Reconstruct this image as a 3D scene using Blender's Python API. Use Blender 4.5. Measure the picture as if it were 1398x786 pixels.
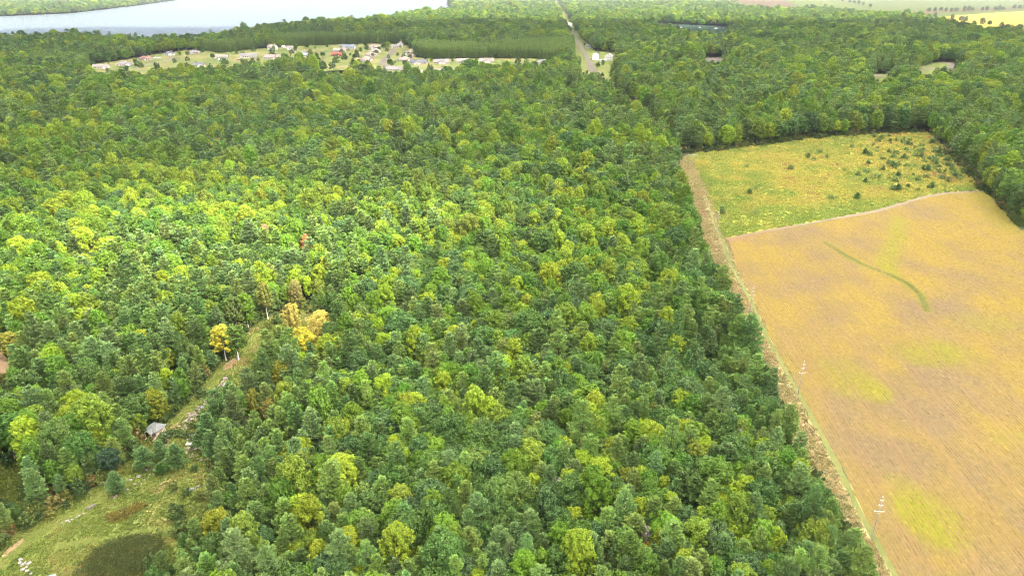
import bpy, bmesh, math, random
import numpy as np
from mathutils import Vector, Matrix, noise as mnoise

# ------------------------------------------------------------------ scene, camera, sky, sun, exposure
for o in list(bpy.data.objects):
    bpy.data.objects.remove(o)
S = bpy.context.scene
C = S.collection
R = math.radians

CAM_H, PITCH, FOCAL = 120.0, R(24.0), 970.0          # metres above ground, tilt below the horizon, focal length in photo pixels
cam_d = bpy.data.cameras.new("camera")
cam_d.sensor_width = 36.0
cam_d.lens = FOCAL / 1398.0 * 36.0
cam_d.clip_start, cam_d.clip_end = 0.5, 40000.0
cam = bpy.data.objects.new("camera", cam_d)
cam.location = (0, 0, CAM_H)
cam.rotation_euler = (math.pi / 2 - PITCH, 0, 0)
C.objects.link(cam)
S.camera = cam

SUN_AZ, SUN_EL = R(128.0), R(52.0)                   # azimuth clockwise from +Y (the way the camera looks)
sun_vec = Vector((math.sin(SUN_AZ) * math.cos(SUN_EL), math.cos(SUN_AZ) * math.cos(SUN_EL), math.sin(SUN_EL)))
W = bpy.data.worlds.new("World")
S.world = W
W.use_nodes = True
wn = W.node_tree.nodes
sky = wn.new("ShaderNodeTexSky")
sky.sky_type = 'NISHITA'
sky.sun_disc = False
sky.sun_elevation = SUN_EL
sky.sun_rotation = SUN_AZ
sky.dust_density = 7.0
sky.air_density = 0.7
sky.ozone_density = 1.0
W.node_tree.links.new(sky.outputs[0], wn["Background"].inputs[0])
wn["Background"].inputs[1].default_value = 0.15

sd = bpy.data.lights.new("sun", 'SUN')
sd.energy = 5.0
sd.angle = R(6.5)
sd.color = (1.0, 0.94, 0.84)
sun = bpy.data.objects.new("sun", sd)
sun.rotation_euler = sun_vec.to_track_quat('Z', 'Y').to_euler()
sun.location = (0, 0, 900)
C.objects.link(sun)

S.view_settings.view_transform = 'Standard'
S.view_settings.look = 'None'
S.view_settings.gamma = 1.0
S.view_settings.use_curve_mapping = False
S.view_settings.exposure = 2.36
S.view_settings.use_white_balance = True
S.view_settings.white_balance_temperature = 6600
S.view_settings.white_balance_tint = 10
CLOUD_DENS, HAZE = 0.43, 0.00008
cy = S.cycles
cy.max_bounces = 6
cy.diffuse_bounces = 3
cy.glossy_bounces = 2
cy.transmission_bounces = 3
cy.transparent_max_bounces = 12
cy.volume_bounces = 0
cy.filter_width = 1.1
cy.use_adaptive_sampling = False
cy.denoising_prefilter = 'NONE'

rng = np.random.default_rng(7)
random.seed(7)

# ------------------------------------------------------------------ helpers
def link(o, parent=None):
    C.objects.link(o)
    if parent is not None:
        o.parent = parent
    return o

def tag(o, label=None, cat=None, group=None, kind=None):
    if label: o["label"] = label
    if cat: o["category"] = cat
    if group: o["group"] = group
    if kind: o["kind"] = kind
    return o

def empty(name, loc, rz=0.0):
    o = bpy.data.objects.new(name, None)
    o.empty_display_size = 0.5
    o.location = loc
    o.rotation_euler = (0, 0, rz)
    return link(o)

def mesh_np(name, verts, faces, mats, matidx=None, smooth=False):
    """faces: (n,4) or (n,3) int array, or a list of them"""
    me = bpy.data.meshes.new(name)
    verts = np.asarray(verts, dtype=np.float32)
    if not isinstance(faces, list):
        faces = [faces]
    faces = [np.asarray(f, dtype=np.int32) for f in faces if len(f)]
    nl = sum(f.size for f in faces)
    npoly = sum(len(f) for f in faces)
    me.vertices.add(len(verts)); me.vertices.foreach_set("co", verts.ravel())
    me.loops.add(nl); me.loops.foreach_set("vertex_index", np.concatenate([f.ravel() for f in faces]))
    me.polygons.add(npoly)
    tot = np.concatenate([np.full(len(f), f.shape[1], dtype=np.int32) for f in faces])
    me.polygons.foreach_set("loop_start", (np.cumsum(tot) - tot).astype(np.int32))
    me.polygons.foreach_set("loop_total", tot)
    if matidx is not None:
        me.polygons.foreach_set("material_index", np.asarray(matidx, dtype=np.int32))
    if smooth:
        me.polygons.foreach_set("use_smooth", np.ones(npoly, dtype=bool))
    for m in (mats if isinstance(mats, (list, tuple)) else [mats]):
        me.materials.append(m)
    me.update(calc_edges=True)
    me.validate()
    return me

class MB:
    """collects boxes, tubes and prisms into one mesh"""
    def __init__(self): self.v = []; self.f = []
    def add(self, vs, fs):
        n = len(self.v)
        self.v += [tuple(q) for q in vs]; self.f += [tuple(i + n for i in f) for f in fs]
        return self
    def box(self, x0, x1, y0, y1, z0, z1):
        return self.add([(x0,y0,z0),(x1,y0,z0),(x1,y1,z0),(x0,y1,z0),(x0,y0,z1),(x1,y0,z1),(x1,y1,z1),(x0,y1,z1)],
                        [(0,3,2,1),(4,5,6,7),(0,1,5,4),(1,2,6,5),(2,3,7,6),(3,0,4,7)])
    def tube(self, pts, rad, n=6, cap=True):
        pts = [Vector(p) for p in pts]; rings = []
        for i, p in enumerate(pts):
            d = (pts[min(i+1, len(pts)-1)] - pts[max(i-1, 0)]).normalized()
            a = d.orthogonal().normalized(); b = d.cross(a)
            r = rad[i] if isinstance(rad, (list, tuple)) else rad
            rings.append([p + a*r*math.cos(2*math.pi*k/n) + b*r*math.sin(2*math.pi*k/n) for k in range(n)])
        vs = [q for rg in rings for q in rg]; fs = []
        for i in range(len(pts)-1):
            for k in range(n):
                fs.append((i*n+k, i*n+(k+1)%n, (i+1)*n+(k+1)%n, (i+1)*n+k))
        if cap:
            fs.append(tuple(range(n))[::-1]); fs.append(tuple((len(pts)-1)*n+k for k in range(n)))
        return self.add(vs, fs)
    def mesh(self, name, mat):
        me = bpy.data.meshes.new(name); me.from_pydata(self.v, [], self.f); me.update()
        me.materials.append(mat); return me
    def build(self, name, mat, parent=None):
        return link(bpy.data.objects.new(name, self.mesh(name, mat)), parent)

def hash2(ix, iy, seed):
    n = (ix.astype(np.int64) * 374761393 + iy.astype(np.int64) * 668265263 + seed * 1442695041) & 0x7fffffff
    n = ((n ^ (n >> 13)) * 1274126177) & 0x7fffffff
    return ((n ^ (n >> 16)) & 0xffff) / 65535.0

def vnoise(x, y, scale, seed=0, octaves=2):
    x = np.asarray(x, float); y = np.asarray(y, float)
    out = np.zeros_like(x); amp = 1.0; tot = 0.0
    for o in range(octaves):
        fx, fy = x / scale + 1000, y / scale + 1000
        ix, iy = np.floor(fx), np.floor(fy); tx, ty = fx - ix, fy - iy
        tx = tx*tx*(3-2*tx); ty = ty*ty*(3-2*ty)
        a = hash2(ix, iy, seed+o)*(1-tx) + hash2(ix+1, iy, seed+o)*tx
        b = hash2(ix, iy+1, seed+o)*(1-tx) + hash2(ix+1, iy+1, seed+o)*tx
        out += amp*(a*(1-ty) + b*ty); tot += amp; amp *= 0.5; scale *= 0.5
    return out / tot

def in_poly(x, y, poly):
    x = np.asarray(x, float); y = np.asarray(y, float); ins = np.zeros(x.shape, bool)
    n = len(poly)
    for i in range(n):
        x0, y0 = poly[i]; x1, y1 = poly[(i+1) % n]
        if y0 == y1: continue
        c = ((y0 > y) != (y1 > y)) & (x < (x1-x0)*(y-y0)/(y1-y0) + x0)
        ins ^= c
    return ins

def dist_line(x, y, pts):
    x = np.asarray(x, float); y = np.asarray(y, float); best = np.full(x.shape, 1e9)
    for (x0, y0), (x1, y1) in zip(pts[:-1], pts[1:]):
        dx, dy = x1-x0, y1-y0
        t = np.clip(((x-x0)*dx + (y-y0)*dy) / (dx*dx + dy*dy + 1e-9), 0, 1)
        best = np.minimum(best, np.hypot(x - x0 - t*dx, y - y0 - t*dy))
    return best

def ribbon(pts, w):
    """polygon of half-width w (a number or a list) along a line"""
    L, Rr = [], []
    for i, p in enumerate(pts):
        a = Vector(pts[max(i-1, 0)]); b = Vector(pts[min(i+1, len(pts)-1)]); d = (b-a).normalized()
        h = w[i] if isinstance(w, (list, tuple)) else w
        L.append((p[0]-d.y*h, p[1]+d.x*h)); Rr.append((p[0]+d.y*h, p[1]-d.x*h))
    return L + Rr[::-1]

def densify(poly, step, jit, seed=0):
    out = []
    rr = random.Random(seed)
    for i in range(len(poly)):
        a, b = Vector(poly[i]), Vector(poly[(i+1) % len(poly)])
        n = max(1, int((b-a).length / step))
        for k in range(n):
            p = a.lerp(b, k / n)
            out.append((p.x + rr.uniform(-jit, jit), p.y + rr.uniform(-jit, jit)))
    return out

# ------------------------------------------------------------------ materials
MATS = {}
def new_mat(name):
    m = bpy.data.materials.new(name); m.use_nodes = True
    nt = m.node_tree; b = nt.nodes["Principled BSDF"]
    return m, nt, b

def plain(col, rough=0.7, name=None, metallic=0.0, var=0.12, scale=3.0):
    key = (tuple(col), rough, metallic, var, scale)
    if key in MATS: return MATS[key]
    m, nt, b = new_mat(name or "paint")
    N, L = nt.nodes, nt.links
    tc = N.new("ShaderNodeTexCoord"); nz = N.new("ShaderNodeTexNoise")
    nz.inputs["Scale"].default_value = scale; nz.inputs["Detail"].default_value = 4
    L.new(tc.outputs["Object"], nz.inputs["Vector"])
    mx = N.new("ShaderNodeMix"); mx.data_type = 'RGBA'
    mx.inputs["A"].default_value = (*[c*(1-var) for c in col], 1); mx.inputs["B"].default_value = (*[min(1, c*(1+var)) for c in col], 1)
    L.new(nz.outputs["Fac"], mx.inputs["Factor"]); L.new(mx.outputs["Result"], b.inputs["Base Color"])
    b.inputs["Roughness"].default_value = rough; b.inputs["Metallic"].default_value = metallic
    b.inputs["Specular IOR Level"].default_value = 0.3
    MATS[key] = m
    return m

def ground_mat(name, stops, s1=40.0, s2=3.0, s3=0.4, rough=0.95, bump=0.3, bend=None):
    """mottled soil or turf: three noise scales blended, then a colour ramp"""
    m, nt, b = new_mat(name); N, L = nt.nodes, nt.links
    geo = N.new("ShaderNodeNewGeometry")
    fac = None
    for sc, wt in ((s1, 0.45), (s2, 0.33), (s3, 0.22)):
        nz = N.new("ShaderNodeTexNoise"); nz.inputs["Scale"].default_value = 1.0 / sc
        nz.inputs["Detail"].default_value = 3; nz.inputs["Roughness"].default_value = 0.6
        L.new(geo.outputs["Position"], nz.inputs["Vector"])
        mu = N.new("ShaderNodeMath"); mu.operation = 'MULTIPLY_ADD'; mu.inputs[1].default_value = wt
        L.new(nz.outputs["Fac"], mu.inputs[0])
        if fac is None: mu.inputs[2].default_value = 0.0
        else: L.new(fac, mu.inputs[2])
        fac = mu.outputs[0]
    mr = N.new("ShaderNodeMapRange"); mr.inputs["From Min"].default_value = 0.34; mr.inputs["From Max"].default_value = 0.66
    L.new(fac, mr.inputs["Value"])
    cr = N.new("ShaderNodeValToRGB"); el = cr.color_ramp.elements
    while len(el) < len(stops): el.new(0.5)
    for e, (p, c) in zip(el, stops): e.position = p; e.color = (*c, 1)
    L.new(mr.outputs[0], cr.inputs[0]); L.new(cr.outputs[0], b.inputs["Base Color"])
    b.inputs["Roughness"].default_value = rough; b.inputs["Specular IOR Level"].default_value = 0.1
    if bump:
        bp = N.new("ShaderNodeBump"); bp.inputs["Strength"].default_value = bump; bp.inputs["Distance"].default_value = 0.3
        L.new(fac, bp.inputs["Height"]); L.new(bp.outputs[0], b.inputs["Normal"])
    return m

def leaf_mat(name, trans=0.38, var=0.22, rough=0.55, spec=0.10):
    """leaf colour comes from each tree's own 'leafcol'; leaves differ a little from one another"""
    m, nt, b = new_mat(name); N, L = nt.nodes, nt.links
    at = N.new("ShaderNodeAttribute"); at.attribute_type = 'INSTANCER'; at.attribute_name = "leafcol"
    geo = N.new("ShaderNodeNewGeometry")
    mr = N.new("ShaderNodeMapRange"); mr.inputs["To Min"].default_value = 1 - var; mr.inputs["To Max"].default_value = 1 + var
    L.new(geo.outputs["Random Per Island"], mr.inputs["Value"])
    mu = N.new("ShaderNodeVectorMath"); mu.operation = 'SCALE'
    L.new(mr.outputs[0], mu.inputs["Scale"])
    wn_ = N.new("ShaderNodeTexNoise"); wn_.inputs["Scale"].default_value = 0.33; wn_.inputs["Detail"].default_value = 2
    L.new(geo.outputs["Position"], wn_.inputs["Vector"])
    w2 = N.new("ShaderNodeMapRange"); w2.inputs["From Min"].default_value = 0.38; w2.inputs["From Max"].default_value = 0.68; w2.inputs["To Max"].default_value = 0.30
    L.new(wn_.outputs["Fac"], w2.inputs["Value"])
    tm = N.new("ShaderNodeVectorMath"); tm.operation = 'MULTIPLY'; tm.inputs[1].default_value = (1.55, 1.22, 0.9)      # yellowing shoots
    L.new(at.outputs["Color"], tm.inputs[0])
    mx = N.new("ShaderNodeMix"); mx.data_type = 'RGBA'; L.new(w2.outputs[0], mx.inputs["Factor"]); L.new(at.outputs["Color"], mx.inputs["A"]); L.new(tm.outputs[0], mx.inputs["B"])
    L.new(mx.outputs["Result"], mu.inputs[0])
    L.new(mu.outputs[0], b.inputs["Base Color"])
    b.inputs["Roughness"].default_value = rough; b.inputs["Specular IOR Level"].default_value = spec
    tr = N.new("ShaderNodeBsdfTranslucent"); L.new(mu.outputs[0], tr.inputs["Color"])
    ms = N.new("ShaderNodeMixShader"); ms.inputs[0].default_value = trans
    L.new(b.outputs[0], ms.inputs[1]); L.new(tr.outputs[0], ms.inputs[2])
    L.new(ms.outputs[0], N["Material Output"].inputs[0])
    return m

M_leaf = leaf_mat("broad leaves")
M_needle = leaf_mat("pine needles", trans=0.32, var=0.18, rough=0.55, spec=0.12)
M_tuft = leaf_mat("weeds and grass blades", trans=0.25, var=0.25, rough=0.7, spec=0.1)
M_bark = plain((0.10, 0.08, 0.065), 0.9, "bark", scale=2.0, var=0.3)
M_pinebark = plain((0.07, 0.06, 0.05), 0.9, "pine bark", scale=2.0, var=0.3)
M_birch = plain((0.5, 0.47, 0.42), 0.8, "birch bark", scale=2.5, var=0.35)
M_deadwood = plain((0.13, 0.115, 0.10), 0.9, "bleached dead wood", scale=2.0, var=0.25)
M_pole = plain((0.20, 0.17, 0.14), 0.85, "weathered pole", scale=2.0, var=0.25)
M_arm = plain((0.33, 0.325, 0.315), 0.7, "pale crossarm", var=0.1)
M_ins = plain((0.38, 0.385, 0.40), 0.3, "glazed insulator", var=0.05)

# ------------------------------------------------------------------ layout of the place (metres; +Y is the way the camera looks)
BIG = 14000.0
edge_forest = [(75.9,89.6), (77.4,108.9), (78.0,127.4), (77.5,149.0), (78.5,158.5), (82.0,187.3), (82.2,213.7), (83.0,240.1), (87.0,284.9),
               (93.5,352.1), (103.0,425.4), (111.5,481.5)]
edge_forest = [(x-2.6, y) for x, y in edge_forest]
meadow_top = [(118.7,511.5), (139.4,513.8), (170.3,528.0), (202.8,542.9), (231.2,558.6), (271.7,572.4), (311.3,580.9), (340.3,583.8)]
field_right = [(316.7,507.0), (305.2,469.2), (283.5,413.2), (276.0,384.0), (262.8,346.4), (330,300), (380,215), (400,100)]
OPEN_FIELD = edge_forest + meadow_top + field_right + [(400,40), (60,40)]
lane_line = [(104.8,328.8), (129.5,340.7), (145.0,347.5), (180.6,364.3), (200.5,373.3), (215.9,384.0), (242.7,401.1), (255.9,407.1), (283.5,413.2)]
bean_left = [(80.3,86.2), (83.9,115.7), (85.3,134.1), (87.6,154.2), (89.2,174.9), (91.2,200.7), (92.6,225.0), (96.9,257.3), (99.4,290.2), (105.2,322.6)]
BEAN = bean_left + [(x, y-1.5) for x, y in lane_line[1:]] + [(271.4,378.6), (258.3,341.8), (322,297), (370,212), (390,100), (390,60)]
MEADOW = [(105.2,333.1), (111.9,377.2), (119.6,429.4), (124.0,475.1), (124.2,498.1)] + [(x, y+3) for x, y in meadow_top[1:]] + field_right[:3] + [(x, y+1.5) for x, y in lane_line[::-1][1:]]
green_strip = [(84.0, 60.0), (83.3,115.7), (84.4,134.1), (86.6,154.2), (88.5,175.6), (90.0,200.7), (91.6,226.2), (95.6,258.0), (97.4,290.2), (103.7,333.1), (112.6,401.1)]
CORRIDOR = edge_forest + [(125.1,502.5)] + [(124.0,475.1), (119.6,429.4), (111.9,377.2), (105.2,333.1)] + bean_left[::-1]
power_line = [(82.0, 62.0), (83.2,126.6), (88.9,188.3), (91.3,245.3), (103.0,338.5), (118.7,511.5), (106.7,767.6), (100.3,864.9)]
SLIT = ribbon([(120.6,520.8), (107.5,767.6), (106.1,943.7)], [10, 11, 12])
road_pts = [(108.3,929.7), (112.3,1081.7), (118.0,1251.6), (123.1,1432.4), (128.4,1609.5), (138.9,1887.2), (156.6,2356.6), (172.9,2860.1), (196.0,3534.6), (240, 5200)]
ROAD_CUT = ribbon(road_pts, [14, 16, 16, 14, 13, 13, 14, 15, 17, 24])
ROADSIDE = [(85.3,1012.3), (97.8,1140.0), (111.6,1357.2), (131.5,1481.4), (139.3,1329.3), (136.3,1227.7), (167.1,1204.5), (159.8,1100.5), (137.0,941.3), (112.3,849.9), (99.6,799.8), (90.5,782.4), (81.6,811.8), (75.1,849.9)]
YARDS = [(-494.0,846.4), (-597.4,1045.9), (-582.2,1072.5), (-569.5,1129.8), (-560.1,1193.3), (-540.7,1239.5), (-510.2,1239.5), (-468.5,1193.3), (-433.0,1264.0), (-388.2,1302.4), (-337.3,1329.3), (-264.4,1357.2), (-200.6,1357.2),
         (-166.6,1276.5), (-149.5,1140.0), (-119.4,1110.1), (-65.2,1119.9), (-9.9,1119.9), (34.3,1119.9), (69.4,1063.5), (63.7,1020.5), (40.8,894.2), (0.9,887.1),
         (-52.7,901.4), (-82.1,833.6), (-113.7,821.2), (-147.5,852.9), (-177.8,901.4), (-212.8,939.4), (-233.2,947.4), (-265.6,963.7), (-294.1,931.6), (-325.8,916.3), (-345.8,873.1), (-373.2,859.6), (-394.7,846.4), (-418.4,810.0)]
SMALL_OPENING = [(-242.4,912.3), (-242.7,973.1), (-223.0,980.7), (-204.8,958.2), (-181.2,821.5), (-212.3,821.5)]
LAKE = [(-981.6,1326.5), (-904.0,1326.5), (-855.3,1374.4), (-761.6,1374.4), (-580.6,1296.2), (-553.9,1391.2), (-537.7,1500.6), (-517.3,1675.2), (-451.9,1805.9), (-352.6,1834.5), (-285.9,2137.5), (-219.4,2306.0), (-165.9,2400.3),
        (-250,3000), (-200, 5000), (-2600, 7000), (-1509.7,3401.3), (-1424.1,2860.1), (-1371.4,2377.6), (-1423.9,2276.1), (-1484.0,2200.8), (-1627.5,2165.0)]
POND = [(349.1,1887.2), (381.8,1914.5), (416.4,1860.5), (464.1,1834.6), (514.3,1760.9), (505.1,1671.2), (463.5,1570.8), (384.0,1377.0), (352.9,1444.2), (330.1,1537.6), (312.9,1621.2)]
FAR_FIELDS = [(788.7,2879.9), (804.1,2419.4), (959.5,2371.8), (999.9,2159.1), (1105.2,2121.0), (1036.9,1886.9), (1016.9,1748.4), (973.1,1563.9), (985.3,1448.6), (1019.6,1303.5), (4200,1900), (9000,3500), (9000,6500), (2200,6500)]
SIDE_ROAD = [(457.4,943.7), (460.6,922.8), (472.0,916.0), (507.8,958.2), (545.6,988.4), (578.7,1004.2), (585.8,988.4), (611.9,1020.5), (625.1,1054.6), (622.5,1072.5)]
PINK_CLEARING = [(286.2,1119.9), (321.4,1140.0), (318.4,1100.5), (263.6,931.6), (237.9,939.4)]
SIDE_OPEN = [(462.5,950.9), (483.9,936.6), (398.8,763.7), (371.3,763.7)]
BEND_OPEN = [(555.0,1012.3), (626.5,1081.7), (641.7,1063.5), (507.0,835.2), (479.2,822.4), (450.6,822.4)]
CLEARING = [(-140,100), (-123.3,119.0), (-116.7,123.8), (-115.5,129.9), (-113.3,134.8), (-109.5,140.6), (-106.4,144.2), (-104.4,148.5), (-104.1,156.3), (-103.7,162.9), (-105.7,169.8), (-101.6,172.7), (-99.6,181.0), (-98.7,187.5), (-98.4,197.0), (-98.1,206.4), (-96.3,216.4),
            (-98.1,227.3), (-95.9,234.2), (-93.6,241.5), (-88.3,245.3), (-86.2,250.5), (-76.2,247.2), (-68.7,245.3), (-65.2,224.5), (-71.5,221.1), (-77.3,223.3), (-81.8,219.4), (-82.0,207.6), (-81.9,195.2), (-82.8,183.0), (-82.3,171.9), (-81.7,163.2), (-76.9,152.6), (-75.0,145.9),
            (-72.6,138.6), (-71.6,128.6), (-72.6,121.3), (-72.3,115.8), (-73.5,111.7), (-74.2,106.2), (-74.4,102.5), (-72,86)]
LEFT_GAP = [(-190.8,220.7), (-179.0,218.5), (-167.4,212.3), (-161.0,199.8), (-149.8,180.1), (-156.6,174.3)]
LEFT_GLADE = [(-143.6,155.7), (-135.7,155.7), (-128.1,154.5), (-116.4,137.7), (-119.2,133.8), (-125.2,132.5)]
DIRT_GAP = [(-75.5,191.7), (-70.9,191.7), (-66.0,180.8), (-66.2,173.5), (-69.7,175.0)]
NO_TREES = [OPEN_FIELD, SLIT, ROAD_CUT, ROADSIDE, YARDS, SMALL_OPENING, LAKE, POND, FAR_FIELDS, ribbon(SIDE_ROAD, 9), PINK_CLEARING, SIDE_OPEN, BEND_OPEN, CLEARING, LEFT_GAP, LEFT_GLADE, DIRT_GAP]
PLANTATIONS = [  # planted conifer blocks behind the houses
    [(-443.4,1276.5), (-441.9,1358.1), (-373.1,1425.9), (-265.9,1408.3), (-181.3,1358.1), (-200.6,1357.2), (-264.4,1357.2), (-337.3,1329.3), (-388.2,1302.4)],
    [(-164.1,1276.5), (-144.3,1241.4), (-71.6,1241.4), (-18.8,1201.5), (-11.5,1302.4), (-9.9,1119.9), (-65.2,1119.9), (-119.4,1110.1), (-147.2,1140.0)],
    [(-11.5,1302.4), (-6.2,1269.4), (88.4,1313.8), (111.6,1357.2), (89.4,1063.5), (69.4,1063.5), (34.3,1119.9), (-9.9,1119.9)],
    [(-546.8,1239.5), (-519.7,1239.6), (-447.7,1296.2), (-433.0,1264.0), (-468.5,1193.3), (-510.2,1239.5)],
    [(-735.3,1063.5), (-706.3,1074.2), (-610.6,1054.0), (-614.7,1081.7), (-555.7,965.6), (-604.4,950.9)]]


YEL, GLD, LIM, ORG, GRN, BRI = (0.30, 0.29, 0.03), (0.165, 0.175, 0.03), (0.16, 0.21, 0.022), (0.27, 0.24, 0.055), (0.065, 0.12, 0.022), (0.09, 0.17, 0.015)
PNE = (0.085, 0.160, 0.050)
SPECIAL = [  # kind, shape, place, spread, height, leaf colour, label
    ("birch_tree", 0, (-110.6,240.3), 1.1, 1.0, GRN, "slender pale-trunked birch at the clearing's upper end, dull green"),
    ("birch_tree", 1, (-99.7,229.6), 1.1, 1.0, (0.08,0.12,0.03), "slender white-trunked birch beside the bare path at the clearing's top"),
    ("birch_tree", 2, (-96.5,231.9), 1.1, 0.95, BRI, "bright green birch with white trunk at the clearing's top"),
    ("birch_tree", 0, (-92.1,240.3), 1.0, 1.1, (0.13,0.15,0.03), "thin yellowish birch with long white trunk behind the clearing"),
    ("birch_tree", 1, (-96.5,209.3), 1.35, 0.9, YEL, "yellow leaning birch on the bank beside the clearing path"),
    ("birch_tree", 2, (-92.5,209.8), 1.4, 0.85, GRN, "green birch with short white trunk beside the yellow one"),
    ("maple_tree", 0, (-69.9,211.7), 1.25, 0.72, YEL, "wide golden yellow maple with pale limbs above the dark shed"),
    ("maple_tree", 3, (-66.8,213.7), 0.8, 0.75, ORG, "small orange-yellow maple touching the wide golden one"),
    ("maple_tree", 1, (-78.0,225.7), 0.85, 0.8, (0.27,0.245,0.055), "narrow orange-yellow maple at the head of the clearing"),
    ("maple_tree", 2, (-69.9,231.7), 0.95, 0.5, (0.30,0.27,0.06), "low round yellowish maple on the bare brown ground"),
    ("maple_tree", 4, (-71.0,191.2), 0.95, 0.75, (0.16,0.17,0.018), "yellow-green maple below the dark shed"),
    ("maple_tree", 5, (-75.4,176.2), 0.6, 0.7, GLD, "small golden maple among pines right of the stream"),
    ("maple_tree", 0, (-69.9,173.5), 0.8, 0.65, (0.13,0.13,0.032), "russet and gold maple among pines right of the stream"),
    ("maple_tree", 1, (-167.3,209.2), 1.15, 0.85, (0.20,0.21,0.035), "golden maple with pale trunk standing alone at the western edge"),
    ("maple_tree", 2, (-112.6,203.0), 0.8, 0.7, LIM, "lime green maple above the clearing's left bank"),
    ("maple_tree", 3, (-102.7,172.7), 1.05, 0.8, (0.12,0.15,0.014), "broad lime green maple behind the log hut"),
    ("maple_tree", 4, (-65.4,122.4), 0.95, 0.85, (0.14,0.165,0.014), "bright yellow-green maple just right of the mown strip's end"),
    ("oak_tree", 0, (-103.9,149.2), 0.75, 0.75, (0.03,0.062,0.032), "dark round oak behind the young pines of the clearing"),
    ("pine_tree", 0, (-99.3,142.5), 0.62, 0.35, PNE, "lone bushy young pine standing in the clearing by the mown path"),
    ("pine_tree", 1, (-96.6,152.0), 0.72, 0.38, PNE, "bushy young pine below the log hut"),
    ("pine_tree", 2, (-93.7,155.1), 0.50, 0.34, PNE, "narrow young pine between the hut and the pool"),
    ("pine_tree", 3, (-88.5,152.6), 0.66, 0.44, PNE, "tallest young pine beside the blue pool"),
    ("pine_tree", 4, (-91.4,149.6), 0.40, 0.22, (0.05,0.115,0.025), "smallest bright young pine among the stones"),
    ("pine_tree", 5, (-85.9,160.2), 0.40, 0.30, PNE, "young pine on the far bank of the blue pool"),
    ("pine_tree", 0, (-80.4,156.3), 0.75, 0.48, PNE, "spreading young pine right of the blue pool"),
    ("pine_tree", 1, (-83.6,162.7), 0.8, 0.55, PNE, "full young pine overhanging the stony stream"),
    ("pine_tree", 2, (-84.3,171.6), 0.85, 0.6, PNE, "taller pine leaning over the stony stream's middle"),
    ("pine_tree", 3, (-83.5,179.3), 0.8, 0.58, PNE, "pine at the top of the stream's wooded bank"),
    ("bush", 0, (-92.3,165.9), 1.2, 1.2, (0.06,0.10,0.03), "green shrub on the pool's near bank"),
    ("bush", 1, (-97.4,165.6), 1.3, 1.2, (0.06,0.10,0.04), "grey-green shrub beside the log hut's stone apron"),
    ("bush", 2, (-96.0,187.5), 1.5, 1.2, (0.05,0.09,0.03), "dark shrub between the mown path and the stream"),
    ("oak_tree", 1, (-99.8,194.8), 0.62, 0.42, (0.035,0.062,0.03), "low dark round shrub tree at the clearing's left bank"),
    ("maple_tree", 5, (-198.6,479.6), 0.55, 0.95, (0.19,0.10,0.055), "small reddish crown in the upper left woods"),
    ("maple_tree", 0, (-260.6,498.1), 1.1, 0.95, (0.20,0.15,0.03), "yellowish orange crown in the upper left woods"),
    ("oak_tree", 2, (-182.2,293.1), 1.1, 0.95, (0.19,0.10,0.035), "orange-brown oak crown left of the sunny patch"),
    ("oak_tree", 3, (-160.6,320.2), 0.9, 0.95, (0.19,0.12,0.035), "brown-orange oak crown inside the sunny patch"),
    ("maple_tree", 1, (-111.6,303.7), 0.75, 0.95, (0.25,0.16,0.09), "pinkish grey crown inside the sunny patch"),
    ("maple_tree", 2, (-91.6,296.9), 0.6, 0.9, (0.27,0.15,0.06), "small peach coloured crown inside the sunny patch"),
    ("maple_tree", 3, (-84.0,251.8), 0.75, 0.8, (0.18,0.175,0.055), "salmon coloured maple above the clearing's birches"),
    ("maple_tree", 4, (29.1,117.8), 0.36, 0.4, (0.28,0.18,0.015), "small orange maple beside the dark dead tree"),
    ("maple_tree", 5, (-220.7,533.8), 0.6, 0.95, (0.24,0.18,0.02), "small golden crown in the upper middle woods"),
    ("maple_tree", 0, (396.7,645.9), 0.75, 0.95, (0.26,0.11,0.02), "orange crown in the woods above the meadow's eastern corner"),
    ("maple_tree", 1, (522.4,2014.1), 1.3, 1.0, (0.22,0.11,0.06), "reddish tree on the far shore of the pond"),
]

# ------------------------------------------------------------------ ground
M_floor = ground_mat("forest floor", [(0.0, (0.022, 0.032, 0.012)), (0.5, (0.038, 0.050, 0.018)), (1.0, (0.06, 0.062, 0.028))], 25, 4, 0.8)
M_bean = ground_mat("soil between bean rows", [(0.000, (0.081, 0.051, 0.026)), (0.500, (0.109, 0.069, 0.033)), (1.000, (0.137, 0.090, 0.038))], 30, 3, 0.5)
M_meadow = ground_mat("goldenrod meadow", [(0.000, (0.080, 0.093, 0.020)), (0.350, (0.151, 0.162, 0.022)), (0.700, (0.204, 0.209, 0.027)), (1.000, (0.129, 0.111, 0.043))], 45, 7, 0.9, bump=0.6)
M_corr = ground_mat("cut strip under the power line", [(0.000, (0.101, 0.111, 0.033)), (0.400, (0.186, 0.162, 0.071)), (0.750, (0.232, 0.174, 0.081)), (1.000, (0.148, 0.092, 0.048))], 22, 5, 0.6)
M_greenstrip = ground_mat("green verge", [(0.000, (0.059, 0.074, 0.022)), (0.500, (0.083, 0.095, 0.029)), (1.000, (0.122, 0.113, 0.043))], 12, 2, 0.4)
M_lane = ground_mat("sandy lane", [(0.000, (0.081, 0.066, 0.044)), (0.500, (0.122, 0.099, 0.074)), (1.000, (0.096, 0.088, 0.044))], 15, 3, 0.5)
M_lawn = ground_mat("rough clearing turf", [(0.000, (0.040, 0.062, 0.010)), (0.350, (0.066, 0.091, 0.017)), (0.620, (0.091, 0.105, 0.027)), (1.000, (0.138, 0.119, 0.042))], 14, 3.2, 0.5, bump=0.5)
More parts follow.
